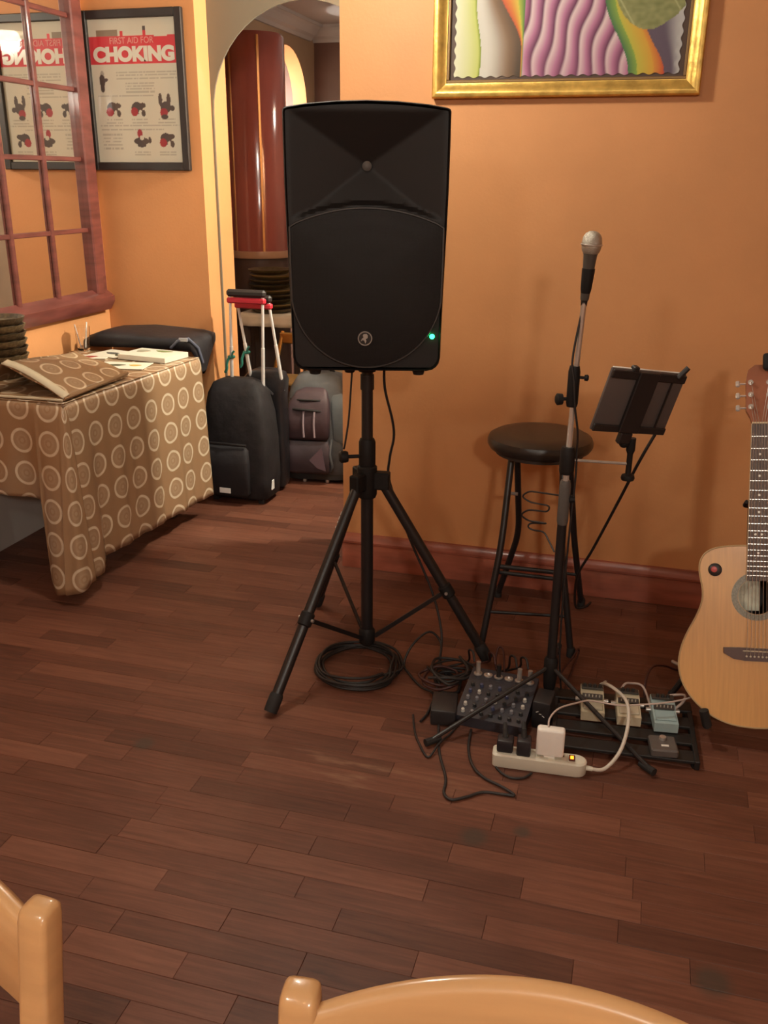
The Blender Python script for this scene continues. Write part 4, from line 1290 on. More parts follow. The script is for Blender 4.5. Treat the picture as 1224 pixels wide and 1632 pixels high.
# ------------------------------------------------------------------ mixer, adapters
def mixer():
    t = thing('mixing_console', 'small dark mixing console with knobs and shiny jacks in a cable tangle', 'mixer', (-0.305, 2.365, 0), R(-4))
    DK = mat('mixer_dark', (0.030, 0.030, 0.040), 0.42)
    w, d = 0.205, 0.215
    prof = [(-d / 2, 0), (d / 2, 0), (d / 2, 0.075), (d / 2 - 0.06, 0.066), (-d / 2, 0.032)]
    M = Matrix(((0, 0, 1, 0), (1, 0, 0, 0), (0, 1, 0, 0), (0, 0, 0, 1)))
    MB().prism(prof, -w / 2, w / 2, M).build('chassis', DK, t, smooth=0)
    sl = math.atan2(0.034, d - 0.06)
    rnd = random.Random(5)
    KN = [mat('knob_grey', (0.20, 0.20, 0.22), 0.4), mat('knob_black', (0.03, 0.03, 0.03), 0.4), mat('knob_white', (0.55, 0.53, 0.48), 0.4), mat('knob_blue', (0.06, 0.07, 0.14), 0.4)]
    RM = Matrix.Rotation(sl, 4, 'X')
    for i in range(7):
        for j in range(5):
            x = -w / 2 + 0.020 + i * 0.0275; y = -d / 2 + 0.020 + j * 0.028
            z = 0.032 + (y + d / 2) * math.tan(sl)
            MB().lathe([(0, 0), (0.0062, 0), (0.0050, 0.010), (0, 0.011)], 10, RM, (x, y, z)).build('knob', rnd.choice(KN), t)
    for i in range(6):
        x = -w / 2 + 0.022 + i * 0.032
        o = MB().lathe([(0.005, 0.0), (0.0135, 0.0), (0.0135, 0.004), (0.008, 0.005), (0.005, 0.001)], 16, None, (x, d / 2 - 0.030, 0.0705)).build('input_jack', STEEL, t)
    for i in (0, 2, 4, 5):
        x = -w / 2 + 0.022 + i * 0.032
        MB().cyl((x, d / 2 - 0.030, 0.072), (x, d / 2 - 0.028, 0.112), 0.0072, 12).build('plug', STEEL if i != 2 else BLACKM, t)
mixer()

def adapter(label, loc, rz, s, mark=False):
    t = thing('power_adapter', label, 'adapter', loc, rz)
    MB().box((0, 0, s[2] / 2), s, 0.006, seg=2).build('case', mat('adapter_black', (0.020, 0.019, 0.021), 0.4), t)
    if mark:
        for k in range(3):
            MB().bar((-0.014 + 0.009 * k, -s[1] / 2 - 0.0004, s[2] * 0.62 - 0.004 * k), (-0.007 + 0.009 * k, -s[1] / 2 - 0.0004, s[2] * 0.62 - 0.008 * k + 0.004), 0.003, 0.0012).build('white_mark', mat('white_mark', (0.75, 0.73, 0.68), 0.5), t, smooth=0)
    MB().cyl((s[0] * 0.3, s[1] / 2, s[2] * 0.5), (s[0] * 0.3, s[1] / 2 + 0.018, s[2] * 0.5), 0.0045, 10).build('strain_relief', RUBBER, t)
adapter('black box with a small white mark at the foot of the microphone stand', (-0.167, 2.350, 0), R(-5), (0.052, 0.085, 0.088), True)
adapter('black power adapter lying left of the mixing console', (-0.452, 2.298, 0), R(8), (0.075, 0.110, 0.050))

# ------------------------------------------------------------------ power strip with plugs
SC, SA = Vector((-0.152, 2.125, 0)), R(3.5)
def power_strip():
    t = thing('power_strip', 'ivory power strip with an orange lit switch on the floor', 'power strip', SC, SA)
    w, d, h = 0.252, 0.052, 0.040
    n = 8
    poly = []
    for cx, s in ((w / 2 - d / 2, 1), (-w / 2 + 0.012, -1)):
        rr = d / 2 if s > 0 else 0.012
        if s > 0:
            for i in range(n + 1):
                a = -PI / 2 + PI * i / n
                poly.append((cx + rr * math.cos(a), rr * math.sin(a)))
        else:
            for i in range(n + 1):
                a = PI / 2 + PI / 2 * i / n
                poly.append((cx + rr * math.cos(a), d / 2 - rr + rr * math.sin(a)))
            for i in range(n + 1):
                a = PI + PI / 2 * i / n
                poly.append((cx + rr * math.cos(a), -d / 2 + rr + rr * math.sin(a)))
    def ring(z, k):
        return [Vector((x * (1 - k / w * 2), y * (1 - k / d * 2), z)) for x, y in poly]
    MB().loft([ring(0, 0.002), ring(0.003, 0), ring(h - 0.004, 0), ring(h, 0.004)]).build('case', IVORY, t, smooth=40)
    HO = mat('socket_hole', (0.02, 0.018, 0.016), 0.6)
    for k in range(4):
        x = -0.098 + 0.052 * k
        s = MB().box((x, 0, h + 0.0008), (0.034, 0.036, 0.0024), 0.001).build('socket', mat('socket_ivory', (0.58, 0.55, 0.45), 0.45), t)
        for dx in (-0.006, 0.006):
            MB().box((x + dx, 0.004, h + 0.0018), (0.0024, 0.008, 0.0012)).build('slot', HO, s, smooth=0)
    MB().box((0.086, 0, h + 0.002), (0.016, 0.024, 0.006), 0.0015).build('switch_bezel', mat('switch_dark_red', (0.10, 0.02, 0.012), 0.4), t)
    MB().box((0.086, -0.002, h + 0.005), (0.009, 0.013, 0.004), 0.001).build('lit_rocker', mat('orange_neon', (1, 0.4, 0.1), 0.3, emit=(1.0, 0.20, 0.01), estr=4.0), t)
    MB().cyl((w / 2 - 0.006, 0, 0.018), (w / 2 + 0.016, 0, 0.016), 0.0075, 12, 0.006).build('strain_relief', IVORY, t)
    return t
STRIP = power_strip()
SM = Matrix.Translation(SC) @ Matrix.Rotation(SA, 4, 'Z')
def plugs():
    p = SM @ Vector((0.026, 0.0, 0.0405))
    t = thing('charger', 'white square laptop charger plugged into the power strip', 'charger', p, SA)
    MB().box((0.0, 0, 0.046), (0.074, 0.029, 0.084), 0.008, seg=3).build('case', WHITEP, t)
    MB().box((0.0, 0, 0.003), (0.030, 0.022, 0.008), 0.001).build('plug_base', WHITEP, t)
    ch = t
    for k, x in enumerate((-0.093, -0.043)):
        p = SM @ Vector((x, 0.0, 0.0425))
        t = thing('power_plug', ('thick black power plug at the end of the power strip', 'black power plug between the end plug and the white charger')[k], 'plug', p, SA)
        MB().box((0, 0, 0.019), (0.044 - 0.006 * k, 0.040, 0.038 + 0.012 * k), 0.006, seg=2).build('body', mat('plug_black', (0.022, 0.020, 0.024), 0.4), t)
        MB().tube([(0, 0, 0.03), (-0.003, 0.012, 0.052 + 0.01 * k), (-0.006, 0.034, 0.060 + 0.01 * k)], [0.009, 0.007, 0.0055], 10).build('cord_boot', RUBBER, t)
    return ch
CHARGER = plugs()

# ------------------------------------------------------------------ cables
def cable(name, pts, r, m, label, k=6, closed=False, n=7, parent=None):
    P = spline(pts, k, closed)
    if parent:
        I = parent.matrix_basis.inverted()
        o = MB().tube([I @ Vector(p) for p in P], r, n, closed).build(name, m, parent, smooth=60)
        o['label'] = label
        return o
    c = sum((Vector(p) for p in pts), Vector()) / len(pts)
    c.z = min(p[2] for p in pts) - r
    o = MB().tube([Vector(p) - c for p in P], r, n, closed).build(name, m, None, smooth=60, loc=c)
    tag(o, label, 'cable')
    return o
CAB = mat('black_cable', (0.016, 0.014, 0.014), 0.55)
CABD = mat('dark_red_brown_cable', (0.05, 0.014, 0.012), 0.5)
CABW = mat('white_cable', (0.62, 0.57, 0.49), 0.45)
CABP = mat('pinkish_white_cable', (0.55, 0.45, 0.40), 0.45)

def coil():
    rnd = random.Random(4)
    pts = []
    turns, per = 7, 14
    for i in range(turns * per):
        a = 2 * PI * i / per
        tt = i // per
        rr = 0.138 - 0.009 * (tt % 4) + 0.008 * math.sin(a * 1.0 + tt * 1.9) + rnd.uniform(-0.004, 0.004)
        z = 0.006 + 0.0085 * (tt // 2) + 0.003 * math.sin(3 * a + tt)
        pts.append((-0.780 + rr * math.cos(a), 2.488 + rr * 1.06 * math.sin(a), max(0.0055, z)))
    cable('coiled_cable', pts, 0.0045, CAB, 'black cable wound into a flat coil under the speaker stand', 3)
coil()
cable('black_power_cable', [(-0.735, 2.62, 0.992), (-0.739, 2.64, 0.90), (-0.722, 2.67, 0.793), (-0.722, 2.69, 0.73), (-0.738, 2.70, 0.655), (-0.739, 2.71, 0.573), (-0.668, 2.70, 0.393), (-0.585, 2.69, 0.215), (-0.540, 2.65, 0.09), (-0.530, 2.60, 0.008), (-0.50, 2.53, 0.006), (-0.46, 2.50, 0.006)],
      0.0042, CAB, 'black cord hanging down from the back of the loudspeaker to the floor')
cable('looped_cable', [(-0.53, 2.58, 0.018), (-0.537, 2.63, 0.060), (-0.575, 2.62, 0.100), (-0.618, 2.57, 0.072), (-0.636, 2.53, 0.020), (-0.605, 2.49, 0.006), (-0.555, 2.43, 0.006), (-0.505, 2.39, 0.010), (-0.50, 2.30, 0.006), (-0.51, 2.24, 0.006)],
      0.004, CAB, 'black cable standing in an open loop beside the front right tripod leg')
cable('floor_cable', [(-0.455, 2.235, 0.006), (-0.425, 2.11, 0.0055), (-0.383, 2.00, 0.0055), (-0.374, 1.936, 0.0055), (-0.349, 1.915, 0.0055), (-0.313, 1.938, 0.0055), (-0.277, 1.968, 0.0055), (-0.229, 1.974, 0.0055), (-0.197, 1.978, 0.0055), (-0.235, 2.004, 0.006), (-0.287, 2.030, 0.0055), (-0.325, 2.075, 0.0055), (-0.35, 2.15, 0.006), (-0.36, 2.24, 0.006)],
      0.004, CAB, 'black cable lying in a long loop on the floor in front of the power strip')
cable('thin_cable', [(-0.54, 2.27, 0.005), (-0.515, 2.19, 0.0045), (-0.488, 2.133, 0.0045), (-0.449, 2.078, 0.0045), (-0.432, 2.134, 0.0135), (-0.415, 2.20, 0.0045), (-0.40, 2.26, 0.005)],
      0.0032, CAB, 'thin black cable making a narrow point on the floor left of the mixing console')
cable('curved_cable', [(-0.262, 2.085, 0.0045), (-0.243, 2.063, 0.0045), (-0.216, 2.050, 0.0045), (-0.184, 2.060, 0.0045), (-0.166, 2.086, 0.0045)],
      0.0034, CAB, 'short curve of black cable at the front edge of the power strip')
def tangle():
    rnd = random.Random(9)
    for k in range(5):
        pts = []
        cx, cy = -0.478 + rnd.uniform(-0.012, 0.012), 2.475 + rnd.uniform(-0.03, 0.03)
        for i in range(12):
            a = i * 0.9 + k
            rr = 0.030 + 0.035 * rnd.random() + 0.005 * k
            pts.append((cx + rr * 1.05 * math.cos(a), cy + rr * 1.1 * math.sin(a), 0.006 + 0.012 * k + rnd.uniform(0, 0.018)))
        o = cable('tangled_cable', pts, 0.0038 if k % 2 else 0.0046, CAB if k != 2 else CABD, 'dark cable tangled in the heap behind the black power adapter', 5)
        o['group'] = 'cables heaped beside the mixer'
tangle()
for i, (x, b) in enumerate(((-0.392, 0.03), (-0.328, 0.045), (-0.262, 0.02), (-0.228, 0.035))):
    z0 = 0.112
    cable('mixer_cable', [(x, 2.446, z0), (x - 0.01, 2.47, z0 + 0.02), (x - 0.03, 2.51, z0), (x - 0.04, 2.545 + b, 0.04), (x - 0.05 - b, 2.57 + b, 0.0058), (x - 0.10 - b, 2.56, 0.0058)], 0.0036, CAB if i != 1 else CABD,
          ['black cable plugged into the left end of the mixer top', 'dark red cable arching up from the mixer top', 'black cable plugged into the middle of the mixer top', 'black cable plugged into the right end of the mixer top'][i])
cable('red_brown_cable', [(-0.345, 2.60, 0.006), (-0.352, 2.63, 0.035), (-0.348, 2.655, 0.06), (-0.330, 2.64, 0.055), (-0.312, 2.56, 0.02), (-0.30, 2.525, 0.006)], 0.0036, CABD, 'dark red brown cable arching behind the mixer between the tripod foot and stool')
cable('cord', [SM @ Vector((0.140, 0, 0.016)), (0.022, 2.150, 0.013), (0.057, 2.195, 0.045), (0.072, 2.270, 0.085), (0.064, 2.345, 0.110), (0.030, 2.420, 0.102), (-0.004, 2.475, 0.085), (-0.02, 2.54, 0.03), (0.00, 2.62, 0.008)], 0.0052, CABW, 'thick white power cord curving over the pedals', parent=STRIP)
cable('cord', [SM @ Vector((0.018, 0.0, 0.128)), (-0.134, 2.150, 0.142), (-0.115, 2.20, 0.145), (-0.072, 2.27, 0.128), (-0.035, 2.32, 0.112), (0.04, 2.33, 0.105), (0.10, 2.345, 0.108), (0.17, 2.37, 0.112), (0.225, 2.41, 0.11), (0.262, 2.47, 0.095), (0.27, 2.54, 0.05), (0.29, 2.66, 0.006)], 0.0026, CABP, 'thin pale cord running across the pedals', parent=CHARGER)
cable('patch_cable', [(0.035, 2.425, 0.056), (0.052, 2.47, 0.09), (0.075, 2.50, 0.085), (0.11, 2.505, 0.075), (0.135, 2.42, 0.057)], 0.0036, CABP, 'pale patch cable bridging the cream pedal and the blue pedal')
cable('patch_lead', [(0.20, 2.43, 0.060), (0.222, 2.45, 0.075), (0.228, 2.50, 0.07), (0.185, 2.535, 0.04), (0.160, 2.565, 0.006)], 0.0042, CABP, 'pale lead leaving the blue pedal toward the guitar')
cable('guitar_cable', [(0.12, 2.525, 0.012), (0.118, 2.57, 0.05), (0.135, 2.66, 0.06), (0.175, 2.74, 0.03), (0.22, 2.77, 0.006), (0.27, 2.80, 0.006), (0.34, 2.85, 0.006)], 0.0038, CABD, 'dark red cable curving behind the pedals to the guitar side')
cable('instrument_plug_lead', [(0.205, 2.81, 0.012), (0.235, 2.775, 0.018), (0.262, 2.74, 0.03), (0.275, 2.70, 0.05)], 0.0058, mat('pale_plug', (0.55, 0.50, 0.46), 0.35, metal=0.4), 'short pale metal plug lead beside the guitar lower bout')
cable('stand_wire', [(-0.155, 2.58, 0.006), (-0.13, 2.66, 0.02), (-0.108, 2.715, 0.035), (-0.100, 2.745, 0.045), (-0.096, 2.76, 0.02), (-0.110, 2.64, 0.006), (-0.118, 2.56, 0.006), (-0.10, 2.48, 0.012)], 0.0032, CABD, 'dark red wire bending around the bar stool front leg')
cable('microphone_cable', [(MX + 0.0095, MY, 1.191), (MX + 0.004, MY - 0.004, 1.155), (MX - 0.004, MY - 0.012, 1.09), (MX - 0.006, MY - 0.018, 1.04), (MX + 0.002, MY - 0.021, 1.0), (MX + 0.010, MY - 0.021, 0.93), (MX + 0.022, MY - 0.012, 0.86), (MX + 0.024, MY - 0.002, 0.80), (MX + 0.026, MY + 0.0, 0.72), (MX + 0.022, MY - 0.008, 0.55), (MX + 0.020, MY - 0.008, 0.35), (MX + 0.024, MY + 0.0, 0.16), (MX + 0.035, MY + 0.03, 0.03), (MX + 0.03, MY + 0.08, 0.006)], 0.003, CAB, 'thin black cable running down the microphone stand')
cable('tablet_cable', [(0.072, 2.525, 0.87), (0.030, 2.55, 0.763), (-0.018, 2.70, 0.584), (-0.084, 2.85, 0.362), (-0.128, 2.95, 0.225), (-0.138, 3.05, 0.10), (-0.132, 3.13, 0.012), (-0.100, 3.16, 0.006), (-0.085, 3.20, 0.006)], 0.0046, CAB, 'thick black cable sloping from the tablet down behind the stool')
cable('hanging_strap', [(-0.822, 2.575, 0.970), (-0.826, 2.572, 0.90), (-0.832, 2.568, 0.81), (-0.842, 2.565, 0.74), (-0.848, 2.568, 0.715)], 0.003, CAB, 'short black safety strap hanging from the speaker clamp beside the pole')

# ------------------------------------------------------------------ table with ringed cloth
TX0, TX1, TY0, TY1, TZ = -2.50, -1.935, 2.715, 3.66, 0.742
def table():
    t = thing('side_table', 'plain table hidden under the ringed tan tablecloth beside the mirror', 'table', (-2.22, 3.19, 0))
    o = Vector((-2.22, 3.19, 0))
    MB().box(((TX0 + TX1) / 2 - o.x, (TY0 + TY1) / 2 - o.y, TZ - 0.014), (TX1 - TX0, TY1 - TY0, 0.024), 0.003).build('table_top', mat('table_board', (0.20, 0.12, 0.07), 0.5, var=0.1), t)
    LG = mat('dark_table_leg', (0.03, 0.024, 0.024), 0.5)
    for x, y in ((-2.085, 2.785), (-2.42, 2.785), (-2.03, 3.58), (-2.42, 3.58)):
        l = MB().box((x - o.x, y - o.y, (TZ - 0.03) / 2), (0.036, 0.036, TZ - 0.03), 0.003).build('leg', LG, t)
        MB().box((x - o.x, y - o.y, 0.40), (0.050, 0.020, 0.035), 0.003).build('leg_bracket', mat('pale_bracket', (0.60, 0.58, 0.54), 0.45), l)
table()

def tablecloth():
    t = thing('tablecloth', 'tan satin tablecloth printed with pale rings draped over the table', 'tablecloth', (-2.22, 3.19, 0.10))
    o = Vector((-2.22, 3.19, 0.10))
    # path of the table edge: far right corner -> near right corner -> near left corner
    flare = 0.055
    def fdrop(dx):          # front skirt: the low cloth corner first, then the short front
        if dx < 0.055:
            return 0.700 + 0.015 * dx / 0.055
        if dx < 0.098:
            return 0.715 - 0.05 * (dx - 0.055) / 0.043
        return 0.365 + 0.30 * (1 - smoothstep(0.098, 0.108, dx))
    rc = 0.012
    path = []      # (x, y, outward normal, drop, s)
    s = 0.0
    nS, nC, nF = 84, 26, 90
    LS = TY1 - TY0
    for i in range(nS):
        k = i / nS
        y = TY1 - k * LS
        path.append((TX1 + flare * (1 - k) ** 1.2, y, Vector((1, 0, 0)), 0.640 + 0.030 * smoothstep(0.86, 0.93, k), k * LS, 'side', k))
    for i in range(nC + 1):
        a = (PI / 2) * i / nC
        d = Vector((math.cos(a), -math.sin(a), 0))
        deg = math.degrees(a)
        dr = 0.670 + 0.030 * smoothstep(10, 90, deg)
        path.append((TX1 - rc + rc * d.x, TY0 + rc + rc * d.y, d, dr, LS + 0.16 * i / nC, 'corner', i / nC))
    for i in range(1, nF + 1):
        k = i / nF
        path.append((TX1 - rc - k * (TX1 - TX0 - rc), TY0, Vector((0, -1, 0)), fdrop(k * (TX1 - TX0)), LS + 0.16 + k * (TX1 - TX0), 'front', k))
    def folds(p, q):
        x, y, d, dr, sx, kind, k = p
        if kind == 'side':
            amp = 0.006 * math.sin(sx * 2 * PI / 0.21 + 0.6) + 0.0032 * math.sin(sx * 2 * PI / 0.083 + 2.0)
            # the corner drape pushes the near end out a little, far end stands away
            return (amp * (0.3 + 0.7 * q) + 0.018 * (1 - k) * q + 0.035 * q * smoothstep(0.84, 0.93, k)) * min(1, q * 3) + 0.006
        if kind == 'corner':
            return 0.006 + q * (0.045 + 0.047 * smoothstep(0.0, 0.8, k)) + 0.006 * math.sin(k * 13) * q
        return 0.006 + (0.007 * math.sin(sx * 2 * PI / 0.19 + 0.5)) * q + 0.085 * q * math.exp(-(k * 6.5) ** 2) + 0.012 * q * math.exp(-((k - 0.13) * 14) ** 2)
    nv = 26
    n = len(path)
    mb = MB(); mb.uv = []
    for j in range(nv + 1):
        q = j / nv
        for p in path:
            x, y, d, dr, sx, kind, k = p
            dep = q * dr
            if j == 0:
                off = -0.004; z = TZ + 0.004
            else:
                off = folds(p, q)
                z = TZ + 0.004 - dep
                if q < 0.05:
                    off *= 0.7
            pos = Vector((x, y, z)) + d * off - o
            mb.v.append(tuple(pos)); mb.uv.append((sx + 0.02, -dep + 0.085))
    for j in range(nv):
        for i in range(n - 1):
            a = j * n + i
            mb.f.append((a, a + 1, a + n + 1, a + n))
    mb.build('skirt', CLOTH, t, smooth=70, solid=0.0016)
    mt = MB()
    mt.surf(lambda u, v: (TX0 + u * (TX1 + flare * (v ** 1.2) - TX0) - o.x, TY0 + v * LS - o.y, TZ + 0.0045 + 0.0012 * math.sin(9 * u + 14 * v) * (u * (1 - u) * 4) - o.z), 24, 36,
            lambda u, v: (u * (TX1 - TX0) + 0.03, v * LS + 0.02))
    mt.build('top_sheet', CLOTH, t, smooth=70, solid=0.0016)
tablecloth()

def folded_cloth():
    t = thing('folded_tablecloth', 'second ringed tablecloth folded over with its cream edge gaping on the table', 'tablecloth', (-2.08, 2.95, TZ + 0.006))
    o = Vector((-2.08, 2.95, TZ + 0.006))
    A = Vector((-1.942, 2.728, 0.764)); Bc = Vector((-2.215, 2.775, 0.862)); C = Vector((-1.950, 3.170, 0.772)); D = Vector((-2.26, 3.30, 0.812))
    A0 = Vector((-1.940, 2.722, 0.754)); B0 = Vector((-2.215, 2.722, 0.754)); C0 = Vector((-1.946, 3.170, 0.756)); D0 = Vector((-2.26, 3.27, 0.756))
    def quad(P, bulge):
        def fn(u, v):
            p = (P[0] * (1 - u) + P[1] * u) * (1 - v) + (P[2] * (1 - u) + P[3] * u) * v
            p = p + Vector((0, 0, bulge * math.sin(PI * u) * math.sin(PI * min(1, v + 0.15)) + 0.003 * math.sin(8 * u + 5 * v)))
            return p - o
        return fn
    MB().surf(quad((A, Bc, C, D), 0.016), 22, 26, lambda u, v: (u * 0.33 + 0.02, v * 0.50 + 0.05)).build('upper_fold', CLOTH2, t, smooth=70, solid=0.006)
    MB().surf(quad((A0, B0, C0, D0), 0.0), 16, 16, lambda u, v: (u * 0.3 + 0.06, v * 0.48)).build('lower_fold', CLOTH2, t, smooth=70, solid=0.004)
    # far-left return: cloth falls from the raised ridge to the table
    MB().surf(quad((Bc, Bc + Vector((-0.085, 0.02, -0.088)), D, D + Vector((-0.09, 0.02, -0.052))), 0.006), 8, 20, lambda u, v: (u * 0.12 + 0.35, v * 0.5)).build('side_fold', CLOTH2, t, smooth=70, solid=0.004)
    # cream hem along the gaping edge
    def strip(P, w, dz):
        pts = spline(P, 8)
        m = len(pts)
        return MB().surf(lambda u, v: pts[min(m - 1, int(round(u * (m - 1))))] + Vector((0, -0.003, 0)) + Vector((0.012, 0.012, -dz)) * (1 - v) * 0 + Vector((0.010 * v, 0.026 * v, 0.0105 * v)) - o, m - 1, 2)
    strip([A + Vector((0.004, -0.002, 0.0)), A.lerp(Bc, 0.35) + Vector((0, 0, 0.012)), A.lerp(Bc, 0.7) + Vector((0, 0, 0.013)), Bc], 0.02, 0).build('cream_hem', LINING, t, smooth=60, solid=0.005)
    MB().tube([p - o for p in spline([A0 + Vector((0, 0, 0.002)), A0.lerp(B0, 0.5) + Vector((0, 0.002, 0.001)), B0, B0 + Vector((-0.06, 0.02, 0.0))], 5)], 0.0045, 6).build('lower_hem', LINING, t)
    MB().tube([p - o for p in spline([A + Vector((0.002, 0, -0.004)), A.lerp(C, 0.5) + Vector((0.004, 0, -0.004)), C + Vector((0, 0, -0.006))], 5)], 0.008, 8).build('fold_edge', CLOTH2, t)
folded_cloth()

def stack_of_baskets():
    BK = mat('dark_woven_cane', (0.085, 0.055, 0.025), 0.5, var=0.5, scale=60, bump=0.6, bscale=120)
    BK2 = mat('tan_woven_cane', (0.17, 0.115, 0.055), 0.5, var=0.5, scale=60, bump=0.6, bscale=120)
    for k in range(8):
        z = TZ + 0.007 + 0.029 * k
        o = MB().lathe([(0.0, 0.0), (0.080, 0.0), (0.092, 0.010), (0.099, 0.024), (0.101, 0.0285), (0.094, 0.0285), (0.084, 0.012), (0.0, 0.006)], 28).build('woven_basket', BK if k % 2 else BK2, None, loc=(-2.428, 3.055, z))
        tag(o, '%s woven basket up from the tabletop in the basket stack' % ORD[k], 'basket', 'stacked woven baskets on the table')
stack_of_baskets()

def papers():
    tz = TZ + 0.0065
    rnd = random.Random(8)
    # food menus: flat printed sheets
    def menu(name, label, loc, rz, w, h, th, spots, lay=None):
        t = thing(name, label, 'menu', loc, rz)
        MB().box((0, 0, th / 2), (w, h, th), 0.0008).build('pages', mat('menu_paper', (0.72, 0.68, 0.56), 0.5), t, smooth=0)
        for (x, y, sx, sy, c) in spots:
            nm = 'photo_%d' % int(c[0] * 1000 + c[1] * 100)
            poly = [(x + sx * math.cos(a) * (1 + 0.25 * math.sin(3 * a)), y + sy * math.sin(a)) for a in [2 * PI * i / 14 for i in range(14)]]
            MB().prism(poly, th, th + 0.0006).build('printed_food', mat('menu_ink_%d_%d_%d' % tuple(int(q * 100) for q in c), c, 0.5), t, smooth=0)
    G, Y, RD, DG = (0.06, 0.07, 0.03), (0.55, 0.36, 0.06), (0.32, 0.03, 0.02), (0.10, 0.10, 0.09)
    menu('menu_stack', 'thick stack of white printed menus beside the black bag', (-2.06, 3.575, tz), R(-8), 0.25, 0.17, 0.022, [(0.02, 0.05, 0.04, 0.02, (0.22, 0.25, 0.10)), (-0.07, 0.02, 0.03, 0.03, (0.36, 0.34, 0.24))])
    menu('food_menu', 'printed menu sheet with dark green and yellow food pictures by the cloth edge', (-2.09, 3.375, tz), R(10), 0.215, 0.14, 0.003, [(-0.03, 0.0, 0.035, 0.018, G), (0.05, 0.002, 0.025, 0.016, Y), (-0.085, 0.01, 0.015, 0.02, (0.35, 0.33, 0.22))])
    menu('open_menu', 'white menu sheet with a dark food picture next to the drinking glass', (-2.275, 3.60, tz), R(-12), 0.16, 0.15, 0.004, [(0.0, 0.0, 0.04, 0.02, DG), (0.06, -0.02, 0.03, 0.02, G)])
    menu('small_menu', 'dark edged menu with a red picture in front of the drinking glass', (-2.36, 3.50, tz), R(15), 0.22, 0.09, 0.003, [(0.03, -0.005, 0.03, 0.02, RD), (-0.05, 0.0, 0.05, 0.016, G)])
    t = thing('place_mat', 'plain pale beige paper mat lying between the baskets and the glass', 'paper', (-2.40, 3.33, tz), R(-6))
    MB().box((0, 0, 0.0012), (0.17, 0.20, 0.0024), 0.0006).build('sheet', mat('beige_paper', (0.52, 0.46, 0.36), 0.6, var=0.05), t, smooth=0)
papers()

def glass():
    t = thing('drinking_glass', 'clear drinking glass with two pale highlight rods on the table', 'glass', (-2.462, 3.66, TZ + 0.0065))
    MB().lathe([(0.0, 0.0), (0.026, 0.0), (0.028, 0.004), (0.034, 0.105), (0.032, 0.105), (0.026, 0.010), (0.0, 0.008)], 28).build('tumbler', glass_mat('clear_glass'), t, smooth=50)
    for k, (x, y, m) in enumerate(((0.006, 0.004, WHITEP), (-0.010, -0.006, CABP))):  # bright highlights of the glass modelled as two pale rods
        MB().tube([(x, y, 0.012), (x * 3.2, y * 2 + 0.004, 0.125 - 0.01 * k)], 0.003, 8).build('highlight_rod', m, t)
glass()

def black_bag():
    t = thing('black_bag', 'flat black cloth bag slumped over the far end of the table', 'bag', (-2.17, 3.835, TZ + 0.007))
    def ring(x, y0, y1, z0, z1):
        pts = []
        n = 20
        for i in range(n):
            a = 2 * PI * i / n
            c, s = math.cos(a), math.sin(a)
            e = 0.5
            pts.append(Vector((x, (y0 + y1) / 2 + (y1 - y0) / 2 * math.copysign(abs(c) ** e, c), (z0 + z1) / 2 + (z1 - z0) / 2 * math.copysign(abs(s) ** e, s) + 0.004 * math.sin(9 * x + 2 * a))))
        return pts
    rings = [ring(-0.34, -0.08, 0.10, 0.01, 0.03), ring(-0.33, -0.12, 0.15, 0.001, 0.045), ring(-0.25, -0.13, 0.18, 0.0, 0.072), ring(-0.10, -0.13, 0.19, 0.0, 0.078), ring(0.05, -0.12, 0.19, 0.0, 0.072), ring(0.15, -0.11, 0.18, 0.0, 0.070),
             ring(0.205, -0.10, 0.17, -0.004, 0.062), ring(0.230, -0.09, 0.06, -0.05, 0.040), ring(0.240, -0.07, 0.0, -0.09, -0.01), ring(0.240, -0.06, -0.02, -0.10, -0.05)]
    rings = [[p + Vector((0, 0.0, 0.0)) for p in r] for r in rings]
    MB().loft(rings).build('body', mat('black_bag_fabric', (0.011, 0.010, 0.013), 0.55, var=0.3, scale=10, bump=0.5, bscale=25), t, smooth=60)
    sb = MB().tube([(0.12, -0.116, 0.02), (0.16, -0.120, 0.055), (0.205, -0.108, 0.066), (0.238, -0.08, 0.02), (0.247, -0.06, -0.05)], [0.007] * 5, 8).build('strap', mat('blue_grey_strap', (0.10, 0.11, 0.15), 0.4), t)
    MB().box((0.185, -0.117, 0.060), (0.045, 0.012, 0.018), 0.003).build('buckle', mat('shiny_grey_buckle', (0.45, 0.47, 0.52), 0.25, metal=0.6), sb)
black_bag()

# ------------------------------------------------------------------ rolling bags
def sbox_ring(cx, cy, hx, hy, z, e=0.35, n=28):
    pts = []
    for i in range(n):
        a = 2 * PI * i / n
        c, s = math.cos(a), math.sin(a)
        pts.append(Vector((cx + hx * math.copysign(abs(c) ** e, c), cy + hy * math.copysign(abs(s) ** e, s), z)))
    return pts

